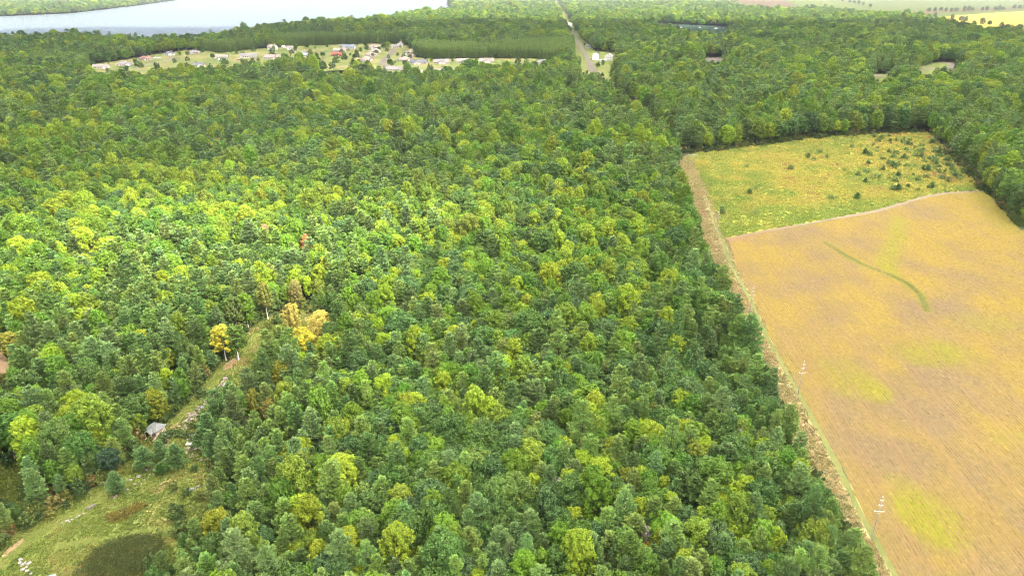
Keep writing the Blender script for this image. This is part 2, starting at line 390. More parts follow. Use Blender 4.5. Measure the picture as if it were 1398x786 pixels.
M_mown = ground_mat("mown path", [(0.000, (0.045, 0.064, 0.011)), (0.500, (0.064, 0.080, 0.016)), (1.000, (0.091, 0.086, 0.027))], 10, 2, 0.4)
M_sand = ground_mat("bare sandy earth", [(0.000, (0.106, 0.072, 0.034)), (0.500, (0.154, 0.106, 0.058)), (1.000, (0.192, 0.144, 0.086))], 8, 1.5, 0.4)
M_marsh = ground_mat("dark sedge hollow", [(0.0, (0.030, 0.042, 0.014)), (0.6, (0.048, 0.060, 0.020)), (1.0, (0.075, 0.075, 0.026))], 9, 1.5, 0.4)
M_yard = ground_mat("yard grass", [(0.000, (0.048, 0.080, 0.017)), (0.400, (0.073, 0.100, 0.022)), (0.650, (0.134, 0.118, 0.042)), (1.000, (0.173, 0.135, 0.063))], 45, 14, 3)
M_roadside = ground_mat("roadside grass", [(0.000, (0.055, 0.077, 0.014)), (0.600, (0.083, 0.099, 0.023)), (1.000, (0.124, 0.113, 0.042))], 50, 10, 2)
M_road = ground_mat("worn asphalt", [(0.000, (0.096, 0.091, 0.084)), (1.000, (0.144, 0.134, 0.125))], 30, 5, 1)
M_gravel = ground_mat("pale gravel", [(0.000, (0.071, 0.062, 0.052)), (1.000, (0.110, 0.094, 0.081))], 20, 3, 0.6)
M_stream = ground_mat("stony stream bed", [(0.000, (0.048, 0.041, 0.034)), (0.500, (0.125, 0.101, 0.082)), (1.000, (0.202, 0.168, 0.139))], 6, 1.2, 0.5, bump=0.8)
M_pale = ground_mat("pale green crop", [(0.000, (0.025, 0.036, 0.003)), (0.500, (0.033, 0.045, 0.004)), (1.000, (0.042, 0.050, 0.007))], 400, 90, 15, bump=0)
M_gold = ground_mat("golden crop", [(0.000, (0.149, 0.106, 0.011)), (0.500, (0.180, 0.123, 0.014)), (1.000, (0.171, 0.111, 0.021))], 250, 60, 12, bump=0)
M_straw = ground_mat("straw coloured field", [(0.000, (0.040, 0.025, 0.007)), (1.000, (0.049, 0.034, 0.010))], 250, 60, 12, bump=0)
M_lime = ground_mat("yellow green crop", [(0.000, (0.031, 0.043, 0.001)), (1.000, (0.042, 0.056, 0.002))], 250, 60, 12, bump=0)

def sheet(name, poly, z, mat, step=4.0, jit=0.4, kind="structure"):
    pts = densify(poly, step, jit, len(name))
    bm = bmesh.new()
    f = bm.faces.new([bm.verts.new((x, y, z)) for x, y in pts])
    if f.normal.z < 0 or f.calc_area() == 0: pass
    bm.normal_update()
    if f.normal.z < 0: f.normal_flip()
    bmesh.ops.triangulate(bm, faces=[f])
    me = bpy.data.meshes.new(name); bm.to_mesh(me); bm.free(); me.materials.append(mat)
    o = link(bpy.data.objects.new(name, me))
    o["kind"] = kind
    return o

MB().add([(-BIG, -3000, 0), (BIG, -3000, 0), (BIG, BIG, 0), (-BIG, BIG, 0)], [(0, 1, 2, 3)]).build("ground", M_floor)["kind"] = "structure"
sheet("meadow_ground", MEADOW, 0.012, M_meadow, 5, 0.8)
sheet("lane_end_grass", [(104.9,337.4), (119.5,341.8), (150.2,354.5), (146.0,342.9), (124.9,329.9), (103.5,316.7)], 0.010, M_bean, 4, .3)
sheet("power_line_strip", CORRIDOR, 0.008, M_corr, 5, 0.5)
sheet("bean_field_soil", BEAN, 0.016, M_bean, 6, 0.3)
sheet("green_verge", ribbon(green_strip, [0.9]*10 + [0.5]), 0.020, M_greenstrip, 3, 0.3)
sheet("farm_lane", ribbon(lane_line, [0.5, 0.6, 0.9, 1.3, 1.9, 1.3, 1.6, 1.9, 1.6]), 0.024, M_lane, 3, 0.4)
sheet("clearing_lawn", CLEARING, 0.008, M_lawn, 4, 0.5)
sheet("left_opening_grass", LEFT_GAP, 0.008, M_sand, 3, 0.5)
sheet("glade_grass", LEFT_GLADE, 0.008, M_mown, 3, 0.5)
sheet("dirt_opening", DIRT_GAP, 0.008, M_sand, 3, 0.4)
sheet("neighbourhood_grass", YARDS, 0.05, M_yard, 15, 1)
sheet("small_opening_grass", SMALL_OPENING, 0.05, M_yard, 8, 1)
sheet("roadside_grass", ROADSIDE, 0.05, M_roadside, 10, 1)
sheet("power_line_cut_grass", SLIT, 0.006, M_corr, 10, 1)
sheet("road_cut_grass", ROAD_CUT, 0.03, M_roadside, 20, 1)
sheet("rural_road", ribbon(road_pts, [2.8]*9 + [3.0]), 0.12, M_gravel, 20, 0)
sheet("side_road", ribbon(SIDE_ROAD, 6.5), 0.06, M_gravel, 8, 0.3)
sheet("side_opening_grass", SIDE_OPEN, 0.03, M_roadside, 8, 1)
sheet("bend_opening_grass", BEND_OPEN, 0.03, M_roadside, 8, 1)
sheet("pink_clearing_soil", PINK_CLEARING, 0.03, M_gravel, 6, 0.6)
# far farmland
sheet("far_farmland", FAR_FIELDS, 0.1, M_pale, 60, 4)
sheet("golden_field", [(1170.2,2130.2), (1286.3,2219.2), (1466.3,2356.6), (1673.3,2488.4), (2152.9,2800.4), (4200,2200), (1019.6,1303.5), (985.3,1448.6), (973.1,1563.9), (1016.9,1748.4), (1036.9,1886.9)], 0.5, M_gold, 60, 3)
sheet("straw_field", [(897.2,3277.5), (911.3,2743.2), (1035.1,2743.2), (1179.6,3277.5), (1321.9,3834.7), (1047.3,3834.7)], 0.5, M_straw, 60, 3)
sheet("yellow_green_field", [(1045.7,2715.5), (1093.6,2609.7), (1241.3,2715.5), (1350.3,3125.7), (1422.7,3534.6), (1413.5,3834.7), (1343.9,3834.7), (1195.2,3277.5)], 0.5, M_lime, 60, 3)
sheet("straw_field_edge", [(1260.6,2420.7), (1214.9,2237.8), (1323.5,2399.0), (1524.4,2511.8), (1804.9,2688.2), (1878.8,2800.4), (1572.6,2635.4), (1372.8,2535.6)], 0.7, M_straw, 60, 3)

# water
def water_mat(name, col, rough, bump, scale, refl):
    """rippled open water: a dark body with a share of mirrored sky"""
    m, nt, b = new_mat(name); N, L = nt.nodes, nt.links
    N.remove(b)
    geo = N.new("ShaderNodeNewGeometry"); nz = N.new("ShaderNodeTexNoise"); nz.inputs["Scale"].default_value = scale; nz.inputs["Detail"].default_value = 3
    L.new(geo.outputs["Position"], nz.inputs["Vector"])
    bp = N.new("ShaderNodeBump"); bp.inputs["Strength"].default_value = bump; bp.inputs["Distance"].default_value = 1.0
    L.new(nz.outputs["Fac"], bp.inputs["Height"])
    df = N.new("ShaderNodeBsdfDiffuse"); df.inputs["Color"].default_value = (*col, 1)
    gl = N.new("ShaderNodeBsdfGlossy"); gl.inputs["Color"].default_value = (.98, .97, .94, 1); gl.inputs["Roughness"].default_value = rough
    L.new(bp.outputs[0], gl.inputs["Normal"])
    ms = N.new("ShaderNodeMixShader"); ms.inputs[0].default_value = refl
    L.new(df.outputs[0], ms.inputs[1]); L.new(gl.outputs[0], ms.inputs[2]); L.new(ms.outputs[0], N["Material Output"].inputs[0])
    return m
M_lake = water_mat("lake water", (0.07, 0.09, 0.095), 0.18, 0.15, 0.25, 0.33)
M_pond = water_mat("pond water", (0.02, 0.036, 0.026), 0.06, 0.04, 0.2, 0.16)
M_pool = water_mat("garden pool water", (0.012, 0.03, 0.05), 0.04, 0.03, 1.5, 0.12)
sheet("lake_water", LAKE, 0.4, M_lake, 40, 4)
sheet("pond_water", POND, 0.15, M_pond, 15, 1.5)

# ------------------------------------------------------------------ tree shapes (crown and trunk meshes, shared by all copies)
def cards(cen, nrm, size, rr, long=1.0, flat=0.0):
    """diamond shaped leaf sprays at cen facing nrm (n,3)"""
    n = len(cen)
    t = rr.normal(size=(n, 3)); t -= (t*nrm).sum(1, keepdims=True)*nrm
    t /= np.linalg.norm(t, axis=1, keepdims=True) + 1e-9
    b = np.cross(nrm, t)
    s = size[:, None] if np.ndim(size) else size
    v = np.stack([cen - t*s*long*0.5, cen + b*s*0.42 + nrm*s*0.08, cen + t*s*long*0.5 - nrm*s*0.1, cen - b*s*0.42 + nrm*s*0.08], 1)
    return v.reshape(-1, 3), np.arange(n*4).reshape(-1, 4)

def unit(a): return a / (np.linalg.norm(a, axis=-1, keepdims=True) + 1e-9)

def broad_crown(seed, h, base, rad, nclump, per, leaf, plume, sq=1.0, lobes=4):
    rr = np.random.default_rng(seed)
    i = np.arange(nclump); t = (i + 0.5) / nclump
    t = 1 - (1 - t)**1.25
    ang = i*2.39996 + rr.normal(0, 0.35, nclump)
    prof = np.sqrt(np.clip(1 - ((t - 0.40)/0.62)**2, 0.02, 1))**sq
    lob = 1 + 0.16*np.sin(ang*lobes + rr.uniform(0, 6)) + 0.10*np.sin(ang*(lobes+3) + 5*t + rr.uniform(0, 6)) + rr.normal(0, 0.09, nclump)
    rj = np.where(rr.random(nclump) < 0.22, rr.uniform(0.35, 0.8, nclump), rr.uniform(0.86, 1.03, nclump))
    r = rad*prof*lob*rj
    z = base + (h-base)*(t*0.96) + rr.normal(0, 0.28, nclump)
    cc = np.stack([r*np.cos(ang), r*np.sin(ang), z], 1)
    out = np.stack([np.cos(ang)*prof, np.sin(ang)*prof, (t-0.35)*1.6], 1); out = unit(out)
    d = unit(out*0.75 + np.array([0, 0, 0.75])*plume + rr.normal(0, 0.18, (nclump, 3)))
    cr = rr.uniform(0.75, 1.25, nclump)*rad*0.27
    idx = np.repeat(i, per)
    u = unit(rr.normal(size=(len(idx), 3)) + out[idx]*0.55 + np.array([0, 0, 0.45]))
    rad_in = rr.uniform(0.55, 1.0, len(idx))**0.5
    off = u*cr[idx, None]*rad_in[:, None]
    al = (off*d[idx]).sum(1, keepdims=True)*d[idx]
    off = off + al*(0.75*plume)                 # stretched along the shoot direction
    cen = cc[idx] + off
    nrm = unit(u*0.8 + rr.normal(0, 0.45, u.shape) + np.array([0, 0, 0.25]))
    return cards(cen, nrm, leaf*rr.uniform(0.7, 1.3, len(idx)), rr, 1.35)

def pine_crown(seed, h, base, rad, tiers, conical=0.75, needle=0.75):
    """whorls of long upswept boughs, each a flat plume of needle tufts, with gaps between the whorls"""
    rr = np.random.default_rng(seed); V = []; F = []; n0 = 0
    for k in range(tiers):
        t = (k + rr.uniform(-0.25, 0.25)) / (tiers-1); t = min(max(t, 0), 1)
        z = base + (h-base)*t*0.96
        nb = int(rr.integers(5, 8)) if t < 0.8 else 5
        L0 = rad*((1-t)**conical*0.95 + 0.13) * (0.75 if t < 0.12 else 1)
        a0 = rr.uniform(0, 6.28)
        for j in range(nb):
            a = a0 + 6.2832*j/nb + rr.normal(0, 0.25)
            L = L0*rr.uniform(0.62, 1.2)
            dirh = np.array([math.cos(a), math.sin(a), 0.0]); side = np.array([-dirh[1], dirh[0], 0])
            nt = max(6, int(4 + L*6.5))
            s = rr.uniform(0.12, 1.0, nt)**0.75
            w = rr.uniform(-1, 1, nt)*L*0.34*np.sin(np.clip(s, 0, 1)*2.6 + 0.35)
            rise = (0.06 + 0.62*t)
            p = np.array([0, 0, z]) + dirh*(L*s)[:, None] + side*w[:, None]
            p[:, 2] += rise*L*s**1.6 - 0.05*L*s + rr.normal(0, 0.07, nt)
            m = 8
            idx = np.repeat(np.arange(nt), m)
            dv = unit(dirh*0.9 + side*(w[idx]/(L*0.34+0.1))[:, None]*0.8 + np.array([0, 0, 0.42 + 0.5*t]) + rr.normal(0, 0.42, (len(idx), 3)))
            ln = needle*rr.uniform(0.7, 1.25, len(idx))
            b = unit(np.cross(dv, np.array([0, 0, 1.0]) + rr.normal(0, 0.5, dv.shape)))
            c0 = p[idx]; wd = 0.14*rr.uniform(0.8, 1.3, len(idx))
            v = np.stack([c0, c0 + dv*(ln*0.55)[:, None] + b*wd[:, None], c0 + dv*ln[:, None], c0 + dv*(ln*0.55)[:, None] - b*wd[:, None]], 1).reshape(-1, 3)
            V.append(v); F.append(np.arange(len(v)).reshape(-1, 4) + n0); n0 += len(v)
    return np.concatenate(V), np.concatenate(F)

def trunk_mb(h, r0, seed, limbs=0, crown_base=6.0, crown_r=3.0, wob=0.25, up=0.8):
    rr = random.Random(seed); mb = MB()
    pts, rad = [], []
    for k in range(6):
        t = k/5; pts.append((rr.uniform(-wob, wob)*t, rr.uniform(-wob, wob)*t, h*t)); rad.append(r0*(1-0.85*t)*(1.25 if k == 0 else 1))
    mb.tube(pts, rad, 7)
    for k in range(limbs):
        a = k*2.4 + rr.uniform(-.4, .4); z = crown_base*0.85 + (h*0.8-crown_base*0.85)*k/max(1, limbs-1)
        L = crown_r*rr.uniform(0.6, 0.9); d = Vector((math.cos(a), math.sin(a), up)).normalized()
        p0 = Vector((0, 0, z)); p1 = p0 + d*L*0.5; p2 = p1 + (d + Vector((0, 0, 0.35))).normalized()*L*0.5
        mb.tube([p0, p1, p2], [r0*0.35, r0*0.22, r0*0.06], 4, cap=False)
    return mb

TPL = {}      # kind -> list of dicts(crown mesh, trunk mesh, joined mesh)
def add_template(kind, seed, cv, cf, tmb, mleaf, mbark):
    tv = np.array(tmb.v, np.float32)
    crown = mesh_np(kind + "_crown", cv, cf, [mleaf])
    trunk = tmb.mesh(kind + "_trunk", mbark)
    q = np.array([f for f in tmb.f if len(f) == 4], np.int32)
    joined = mesh_np(kind + "_whole", np.concatenate([cv, tv]), np.concatenate([cf, q + len(cv)]), [mleaf, mbark], np.concatenate([np.zeros(len(cf)), np.ones(len(q))]))
    TPL.setdefault(kind, []).append(dict(crown=crown, trunk=trunk, joined=joined))

for s in range(9):
    rr = random.Random(100+s); h = rr.uniform(13.5, 18.0); rad = rr.uniform(2.5, 3.8)
    v, f = broad_crown(100+s, h, rr.uniform(4.0, 5.5), rad, 112, 62, 0.42, 1.0, 0.9 + 0.25*rr.random(), rr.choice([3, 4, 5]))
    add_template("maple_tree", s, v, f, trunk_mb(h*0.86, 0.22, s, 7, 5, rad), M_leaf, M_bark)
for s in range(7):
    rr = random.Random(200+s); h = rr.uniform(13.5, 17.0); rad = rr.uniform(3.3, 4.7)
    v, f = broad_crown(200+s, h, rr.uniform(5.0, 6.5), rad, 130, 62, 0.42, 0.15, 0.75, rr.choice([3, 4, 5, 6]))
    add_template("oak_tree", s, v, f, trunk_mb(h*0.8, 0.3, 20+s, 8, 6, rad, 0.4), M_leaf, M_bark)
for s in range(9):
    rr = random.Random(300+s); h = rr.uniform(16.5, 20.5); rad = rr.uniform(3.2, 3.9)
    v, f = pine_crown(300+s, h, rr.uniform(3.5, 6.0), rad*1.12, int(rr.uniform(9.5, 12.5)), rr.uniform(0.55, 0.8))
    add_template("pine_tree", s, v, f, trunk_mb(h*0.97, 0.24, 40+s, 0, wob=0.12), M_needle, M_pinebark)
for s in range(3):
    v, f = pine_crown(350+s, 17.0 + s*0.4, 1.8, 2.7, 15, 0.5)
    add_template("planted_pine", s, v, f, trunk_mb(16.4, 0.2, 50+s, 0, wob=0.1), M_needle, M_pinebark)
for s in range(3):
    rr = random.Random(400+s); h = rr.uniform(12.5, 15.5); rad = rr.uniform(2.0, 2.5)
    v, f = broad_crown(400+s, h, 5.2, rad, 80, 40, 0.42, 0.8, 0.9, 4)
    add_template("birch_tree", s, v, f, trunk_mb(h*0.93, 0.16, 60+s, 5, 6, rad, 0.5), M_leaf, M_birch)
for s in range(3):
    v, f = broad_crown(500+s, 1.5, 0.15, 0.95, 30, 34, 0.22, 0.5, 0.8, 4)
    add_template("bush", s, v, f, trunk_mb(1.0, 0.04, 70+s, 4, 0.3, 0.6), M_leaf, M_bark)

# ------------------------------------------------------------------ choose where every forest tree stands
COL = {  # leaf colours per look: name -> linear colour
    "maple_tree": {"mid-green": (0.094, 0.176, 0.018), "deep green": (0.068, 0.142, 0.019), "yellow-green": (0.156, 0.230, 0.018), "olive": (0.114, 0.180, 0.022), "golden": (0.26, 0.23, 0.02), "orange-tinged": (0.20, 0.15, 0.04)},
    "oak_tree": {"dark green": (0.054, 0.108, 0.024), "blue-green": (0.052, 0.104, 0.032), "brownish-green": (0.085, 0.135, 0.030)},
    "pine_tree": {"grass-green": (0.140, 0.225, 0.054), "blue-green": (0.122, 0.208, 0.068), "dark green": (0.088, 0.158, 0.044)},
}
PROB = {"maple_tree": [0.38, 0.17, 0.26, 0.16, 0.018, 0.012], "oak_tree": [0.60, 0.36, 0.04], "pine_tree": [0.48, 0.30, 0.22]}
cp, sp = math.cos(PITCH), math.sin(PITCH)

def to_pix(x, y, z):
    d = y*cp + (CAM_H - z)*sp
    u = 699 + FOCAL*x/d; v = 393 - FOCAL*(-(CAM_H - z)*cp + y*sp)/d
    return u, v, d

def jitter_grid(y0, y1, step, jit):
    xs_max = 0.82*(y1*cp + CAM_H*sp) + 50
    ny, nx = int((y1-y0)/(step*0.87)), int(2*xs_max/step)
    iy, ix = np.mgrid[0:ny, 0:nx]
    x = -xs_max + (ix + 0.5*(iy % 2))*step + rng.uniform(-jit, jit, ix.shape)*step
    y = y0 + iy*step*0.87 + rng.uniform(-jit, jit, ix.shape)*step
    x, y = x.ravel(), y.ravel()
    k = np.abs(x) < 0.82*(y*cp + CAM_H*sp) + 45
    return x[k], y[k]

parts_x, parts_y, parts_s = [], [], []
for y0, y1, st, grow in ((62, 130, 3.6, 0.64), (130, 200, 3.9, 0.69), (200, 290, 4.3, 0.76), (290, 430, 4.85, 0.86), (430, 700, 6.0, 1.0), (700, 1100, 7.4, 1.2), (1100, 2200, 9.8, 1.52), (2200, 4600, 14, 2.1)):
    x, y = jitter_grid(y0, y1, st, 0.30)
    keep = np.ones(len(x), bool)
    for poly in NO_TREES:
        keep &= ~in_poly(x, y, poly)
    for poly in PLANTATIONS:
        keep &= ~in_poly(x, y, poly)
    for q in SPECIAL:
        (qx, qy) = q[2]
        if q[0] != 'bush': keep &= np.hypot(x-qx, y-qy) > 2.0 + 1.1*q[3]
        if q[0] in ('birch_tree', 'maple_tree') and 165 < qy < 300: keep &= ~((np.abs(x - qx*y/qy) < 3.6) & (y < qy) & (y > qy - 13.5))
    parts_x.append(x[keep]); parts_y.append(y[keep]); parts_s.append(np.full(keep.sum(), grow))
TX, TY, TG = map(np.concatenate, (parts_x, parts_y, parts_s))
n = len(TX)
dedge = np.abs(dist_line(TX, TY, edge_forest))
dclear = dist_line(TX, TY, CLEARING + CLEARING[:1])
big1 = vnoise(TX, TY, 70, 3, 2); big2 = vnoise(TX, TY, 45, 11, 2)
w_pine = 0.30 + 1.5*(big1 - 0.5) + 0.45*np.exp(-dedge/11) + 0.20*(dclear < 16) + 0.08*((TX < -60) & (TY < 420)) + 0.08*(TY > 430) + 0.10*(TX > 300)*(TY < 700)
w_pine = np.clip(w_pine, 0.05, 0.92)
w_oak = np.clip(0.34 + 1.3*(big2 - 0.5) - 0.12*(TY > 260), 0.05, 0.9)
u1, u2 = rng.random(n), rng.random(n)
kind = np.where(u1 < w_pine, 2, np.where(u2 < w_oak, 1, 0))     # 0 maple 1 oak 2 pine
KN = ["maple_tree", "oak_tree", "pine_tree"]
SC = np.clip(rng.normal(1.0, 0.17, n), 0.62, 1.4)*(0.88 + 0.26*vnoise(TX, TY, 60, 21, 2))
SC = np.where((dedge < 7) & (rng.random(n) < 0.35), SC*0.72, SC)
SC = np.where((dclear < 9) & (TY < 300), SC*rng.uniform(0.55, 0.9, n), SC)
SX = SC*rng.uniform(0.92, 1.14, n)*TG
SZ = SC*rng.uniform(0.90, 1.10, n)*np.where(TG < 1, TG, rng.uniform(0.74, 1.12, n))
ROT = rng.uniform(0, 6.283, n)
VAR = np.where(kind == 0, rng.integers(0, 9, n), np.where(kind == 1, rng.integers(0, 7, n), rng.integers(0, 9, n)))
LOOK = np.empty(n, int); TCOL = np.zeros((n, 3))
warm = vnoise(TX, TY, 38, 31, 2)
for k, kn in enumerate(KN):
    m = np.where(kind == k)[0]
    pr = np.array(PROB[kn]); pc = np.cumsum(pr/pr.sum())
    q = np.clip(rng.random(len(m))*0.8 + (warm[m]-0.38)*1.1, 0, 0.9999) if k == 0 else rng.random(len(m))
    if k == 0:
        rare = rng.random(len(m)) < 0.012
        q = np.where((q > pc[3]) & ~rare, rng.random(len(m))*pc[3], q)
    lk = np.searchsorted(pc, q); lk = np.clip(lk, 0, len(pr)-1)
    LOOK[m] = lk
    base = np.array(list(COL[kn].values()))[lk]
    jit = np.exp(rng.normal(0, 0.10, (len(m), 1)))*np.exp(rng.normal(0, 0.05, (len(m), 3)))
    TCOL[m] = base*jit

# conifer plantations: planted in rows, all of one height
plant = []
for poly in PLANTATIONS:
    xs = [p[0] for p in poly]; ys = [p[1] for p in poly]
    gx, gy = np.meshgrid(np.arange(min(xs), max(xs), 4.6), np.arange(min(ys), max(ys), 5.2))
    gx = gx.ravel() + rng.normal(0, .3, gx.size); gy = gy.ravel() + rng.normal(0, .3, gy.size)
    k = in_poly(gx, gy, poly)
    plant.append(np.stack([gx[k], gy[k]], 1))
plant = np.concatenate(plant)
npl = len(plant)

# ------------------------------------------------------------------ single trees: the ones that show largest
def place_tree(kind_name, variant, x, y, rot, sx, sz, col, label, cat, group, tilt=0.0):
    t = TPL[kind_name][variant]
    root = bpy.data.objects.new(kind_name, None); root.empty_display_size = 0.5
    root.location = (x, y, 0); root.rotation_euler = (tilt, 0, rot); root.scale = (sx, sx, sz)
    C.objects.link(root)
    for nm in ("trunk", "crown"):
        o = bpy.data.objects.new(nm, t[nm]); o.parent = root
        if nm == "crown": o["leafcol"] = [float(c) for c in col]
        C.objects.link(o)
    root["label"] = label; root["category"] = cat; root["group"] = group
    return root

hh = np.where(kind == 2, 15.0, 12.5)*SZ
uu, vv, dd = to_pix(TX, TY, hh)
seen = (uu > 3) & (uu < 1395) & (vv > 3) & (vv < 783)
SINGLE = np.zeros(n, bool)
MAXN = {0: 292, 1: 292, 2: 288}
for k in range(3):
    m = np.where((kind == k) & seen)[0]
    m = m[np.argsort(dd[m])][:MAXN[k]]
    SINGLE[m] = True
sid = np.where(SINGLE)[0]
SHORT = {0: "maple", 1: "oak", 2: "pine"}
def looks(i):
    c = list(COL[KN[kind[i]]].keys())[LOOK[i]]
    s = "tall " if SC[i] > 1.12 else "small " if SC[i] < 0.86 else ""
    return s + c + " " + SHORT[kind[i]]
pts2 = np.stack([TX[sid], TY[sid]], 1)
tree_count = {}
for a, i in enumerate(sid):
    dn = np.hypot(pts2[:, 0]-TX[i], pts2[:, 1]-TY[i]); dn[a] = 1e9
    nb = sid[np.argsort(dn)[:2]]
    zone = "on the field edge" if dedge[i] < 9 else "beside the clearing" if dclear[i] < 9 else "at the picture's bottom" if vv[i] > 690 else "in the woods"
    lab = "%s between %s and %s, %s" % (looks(i), looks(nb[0]), looks(nb[1]), zone)
    if len(lab.split()) > 16: lab = "%s close to %s, %s" % (looks(i), looks(nb[0]), zone)
    kn = KN[kind[i]]
    place_tree(kn, int(VAR[i]), TX[i], TY[i], ROT[i], SX[i], SZ[i], TCOL[i], lab, "tree", {0: "maples of the near woods", 1: "oaks of the near woods", 2: "pines of the near woods"}[kind[i]])

# ------------------------------------------------------------------ the rest of the woods, one object per kind of tree
def scatter(name, meshes, pos, rot, scale, var, col, label, cat=None, kind_tag="stuff"):
    col_t = bpy.data.collections.new(name + "_shapes")
    for k, me in enumerate(meshes):
        col_t.objects.link(bpy.data.objects.new("%s_shape_%02d" % (name, k), me))
    me = bpy.data.meshes.new(name); nn = len(pos)
    me.vertices.add(nn); me.vertices.foreach_set("co", np.asarray(pos, np.float32).ravel())
    def attr(nm, ty, dom, key, data):
        at = me.attributes.new(nm, ty, dom); at.data.foreach_set(key, data)
    attr("turn", 'FLOAT_VECTOR', 'POINT', "vector", np.asarray(rot, np.float32).ravel())
    attr("size", 'FLOAT_VECTOR', 'POINT', "vector", np.asarray(scale, np.float32).ravel())
    attr("shape", 'INT', 'POINT', "value", np.asarray(var, np.int32))
    attr("leafcol", 'FLOAT_COLOR', 'POINT', "color", np.concatenate([np.asarray(col, np.float32), np.ones((nn, 1), np.float32)], 1).ravel())
    o = bpy.data.objects.new(name, me); C.objects.link(o)
    ng = bpy.data.node_groups.new(name + "_nodes", 'GeometryNodeTree')
    ng.interface.new_socket("Geometry", in_out='INPUT', socket_type='NodeSocketGeometry')
    ng.interface.new_socket("Geometry", in_out='OUTPUT', socket_type='NodeSocketGeometry')
    N, L = ng.nodes, ng.links
    gi, go = N.new("NodeGroupInput"), N.new("NodeGroupOutput")
    ip = N.new("GeometryNodeInstanceOnPoints"); ip.inputs["Pick Instance"].default_value = True
    ci = N.new("GeometryNodeCollectionInfo"); ci.inputs["Collection"].default_value = col_t
    ci.inputs["Separate Children"].default_value = True; ci.inputs["Reset Children"].default_value = True
    def named(nm, ty):
        q = N.new("GeometryNodeInputNamedAttribute"); q.data_type = ty; q.inputs["Name"].default_value = nm
        return q.outputs["Attribute"]
    e2r = N.new("FunctionNodeEulerToRotation")
    L.new(gi.outputs[0], ip.inputs["Points"]); L.new(ci.outputs[0], ip.inputs["Instance"])
    L.new(named("shape", 'INT'), ip.inputs["Instance Index"])
    L.new(named("turn", 'FLOAT_VECTOR'), e2r.inputs[0]); L.new(e2r.outputs[0], ip.inputs["Rotation"])
    L.new(named("size", 'FLOAT_VECTOR'), ip.inputs["Scale"])
    L.new(ip.outputs[0], go.inputs[0])
    md = o.modifiers.new("scatter", 'NODES'); md.node_group = ng
    tag(o, label, cat, None, kind_tag)
    return o

def zrot(r, tilt=0.0):
    a = np.zeros((len(r), 3)); a[:, 2] = r
    if tilt: a[:, 0] = rng.normal(0, tilt, len(r)); a[:, 1] = rng.normal(0, tilt, len(r))
    return a

for k, kn in enumerate(KN):
    m = (kind == k) & ~SINGLE
    pos = np.stack([TX[m], TY[m], np.zeros(m.sum())], 1); rot = zrot(ROT[m], 0.03)
    sc = np.stack([SX[m], SX[m], SZ[m]], 1); va = VAR[m]; co = TCOL[m]
    if k == 2:
        pc = np.array([[0.155, 0.245, 0.06]])*np.exp(rng.normal(0, .10, (npl, 1)))
        pos = np.concatenate([pos, np.concatenate([plant, np.zeros((npl, 1))], 1)])
        rot = np.concatenate([rot, zrot(rng.uniform(0, 6.28, npl))])
        s0 = rng.normal(0.92, 0.07, npl); sc = np.concatenate([sc, np.stack([s0*1.05, s0*1.05, s0], 1)])
        va = np.concatenate([va, rng.integers(9, 12, npl)]); co = np.concatenate([co, pc])
    scatter({0: "maple_woods", 1: "oak_woods", 2: "pine_woods"}[k], [t["joined"] for t in TPL[kn] + (TPL["planted_pine"] if k == 2 else [])], pos, rot, sc, va, co,
            {0: "maple and ash canopy of the far woods in mixed greens", 1: "dark rounded oak canopy of the far woods", 2: "feathery pine canopy and planted conifer blocks of the far woods"}[k], "woods")
print("trees", n, "single", SINGLE.sum(), "plantation", npl)
# ------------------------------------------------------------------ trees with a place and a look of their own
def special_label_tree(kn, var, xy, s, sz, col, label, group=None, tilt=0.0):
    o = place_tree(kn, var, xy[0], xy[1], random.uniform(0, 6.28), s, sz, col, label, "tree", group or "single trees", tilt)
    return o
for sp_ in SPECIAL:
    q_ = list(sp_)
    if q_[0] in ('maple_tree', 'oak_tree') and q_[2][1] < 330 and q_[5][0] < 0.24: q_[3] *= 0.8; q_[4] *= 0.75
    special_label_tree(*q_)

def dead_tree(xy, h, label, tilt=0.0, seed=0, pale=1.0):
    rr = random.Random(900+seed)
    root = empty("dead_tree", (xy[0], xy[1], 0), rr.uniform(0, 6)); root.rotation_euler.x = tilt
    tr = MB(); pts = [(rr.uniform(-.15, .15)*k, rr.uniform(-.15, .15)*k, h*k/5) for k in range(6)]
    tr.tube(pts, [0.30*(1-0.16*k) for k in range(6)], 7); tr.build("trunk", M_deadwood, root)
    br = MB()
    for k in range(16):
        z = h*(0.35 + 0.6*k/16); a = k*2.4 + rr.uniform(-.5, .5); L = h*0.26*(1.15 - k/18)*rr.uniform(.6, 1.1)
        p0 = Vector((0, 0, z)); d = Vector((math.cos(a), math.sin(a), rr.uniform(.35, 1.0))).normalized()
        p1 = p0 + d*L*.55; p2 = p1 + (d + Vector((rr.uniform(-.4, .4), rr.uniform(-.4, .4), .3))).normalized()*L*.5
        br.tube([p0, p1, p2], [0.14, 0.085, 0.03], 5, cap=False)
        for j in range(4):
            b0 = p0.lerp(p1, .4 + .2*j) if j < 3 else p1.lerp(p2, .5)
            dd_ = (d + Vector((rr.uniform(-.9, .9), rr.uniform(-.9, .9), rr.uniform(-.1, .7)))).normalized()
            b1 = b0 + dd_*L*rr.uniform(.25, .45)
            br.tube([b0, b1], [0.06, 0.02], 4, cap=False)
            br.tube([b0.lerp(b1, .6), b1 + Vector((rr.uniform(-.6, .6), rr.uniform(-.6, .6), .4))], [0.035, 0.015], 3, cap=False)
    o = br.build("branches", M_deadwood, root)
    tag(root, label, "dead tree", "bare dead trees")
    return root
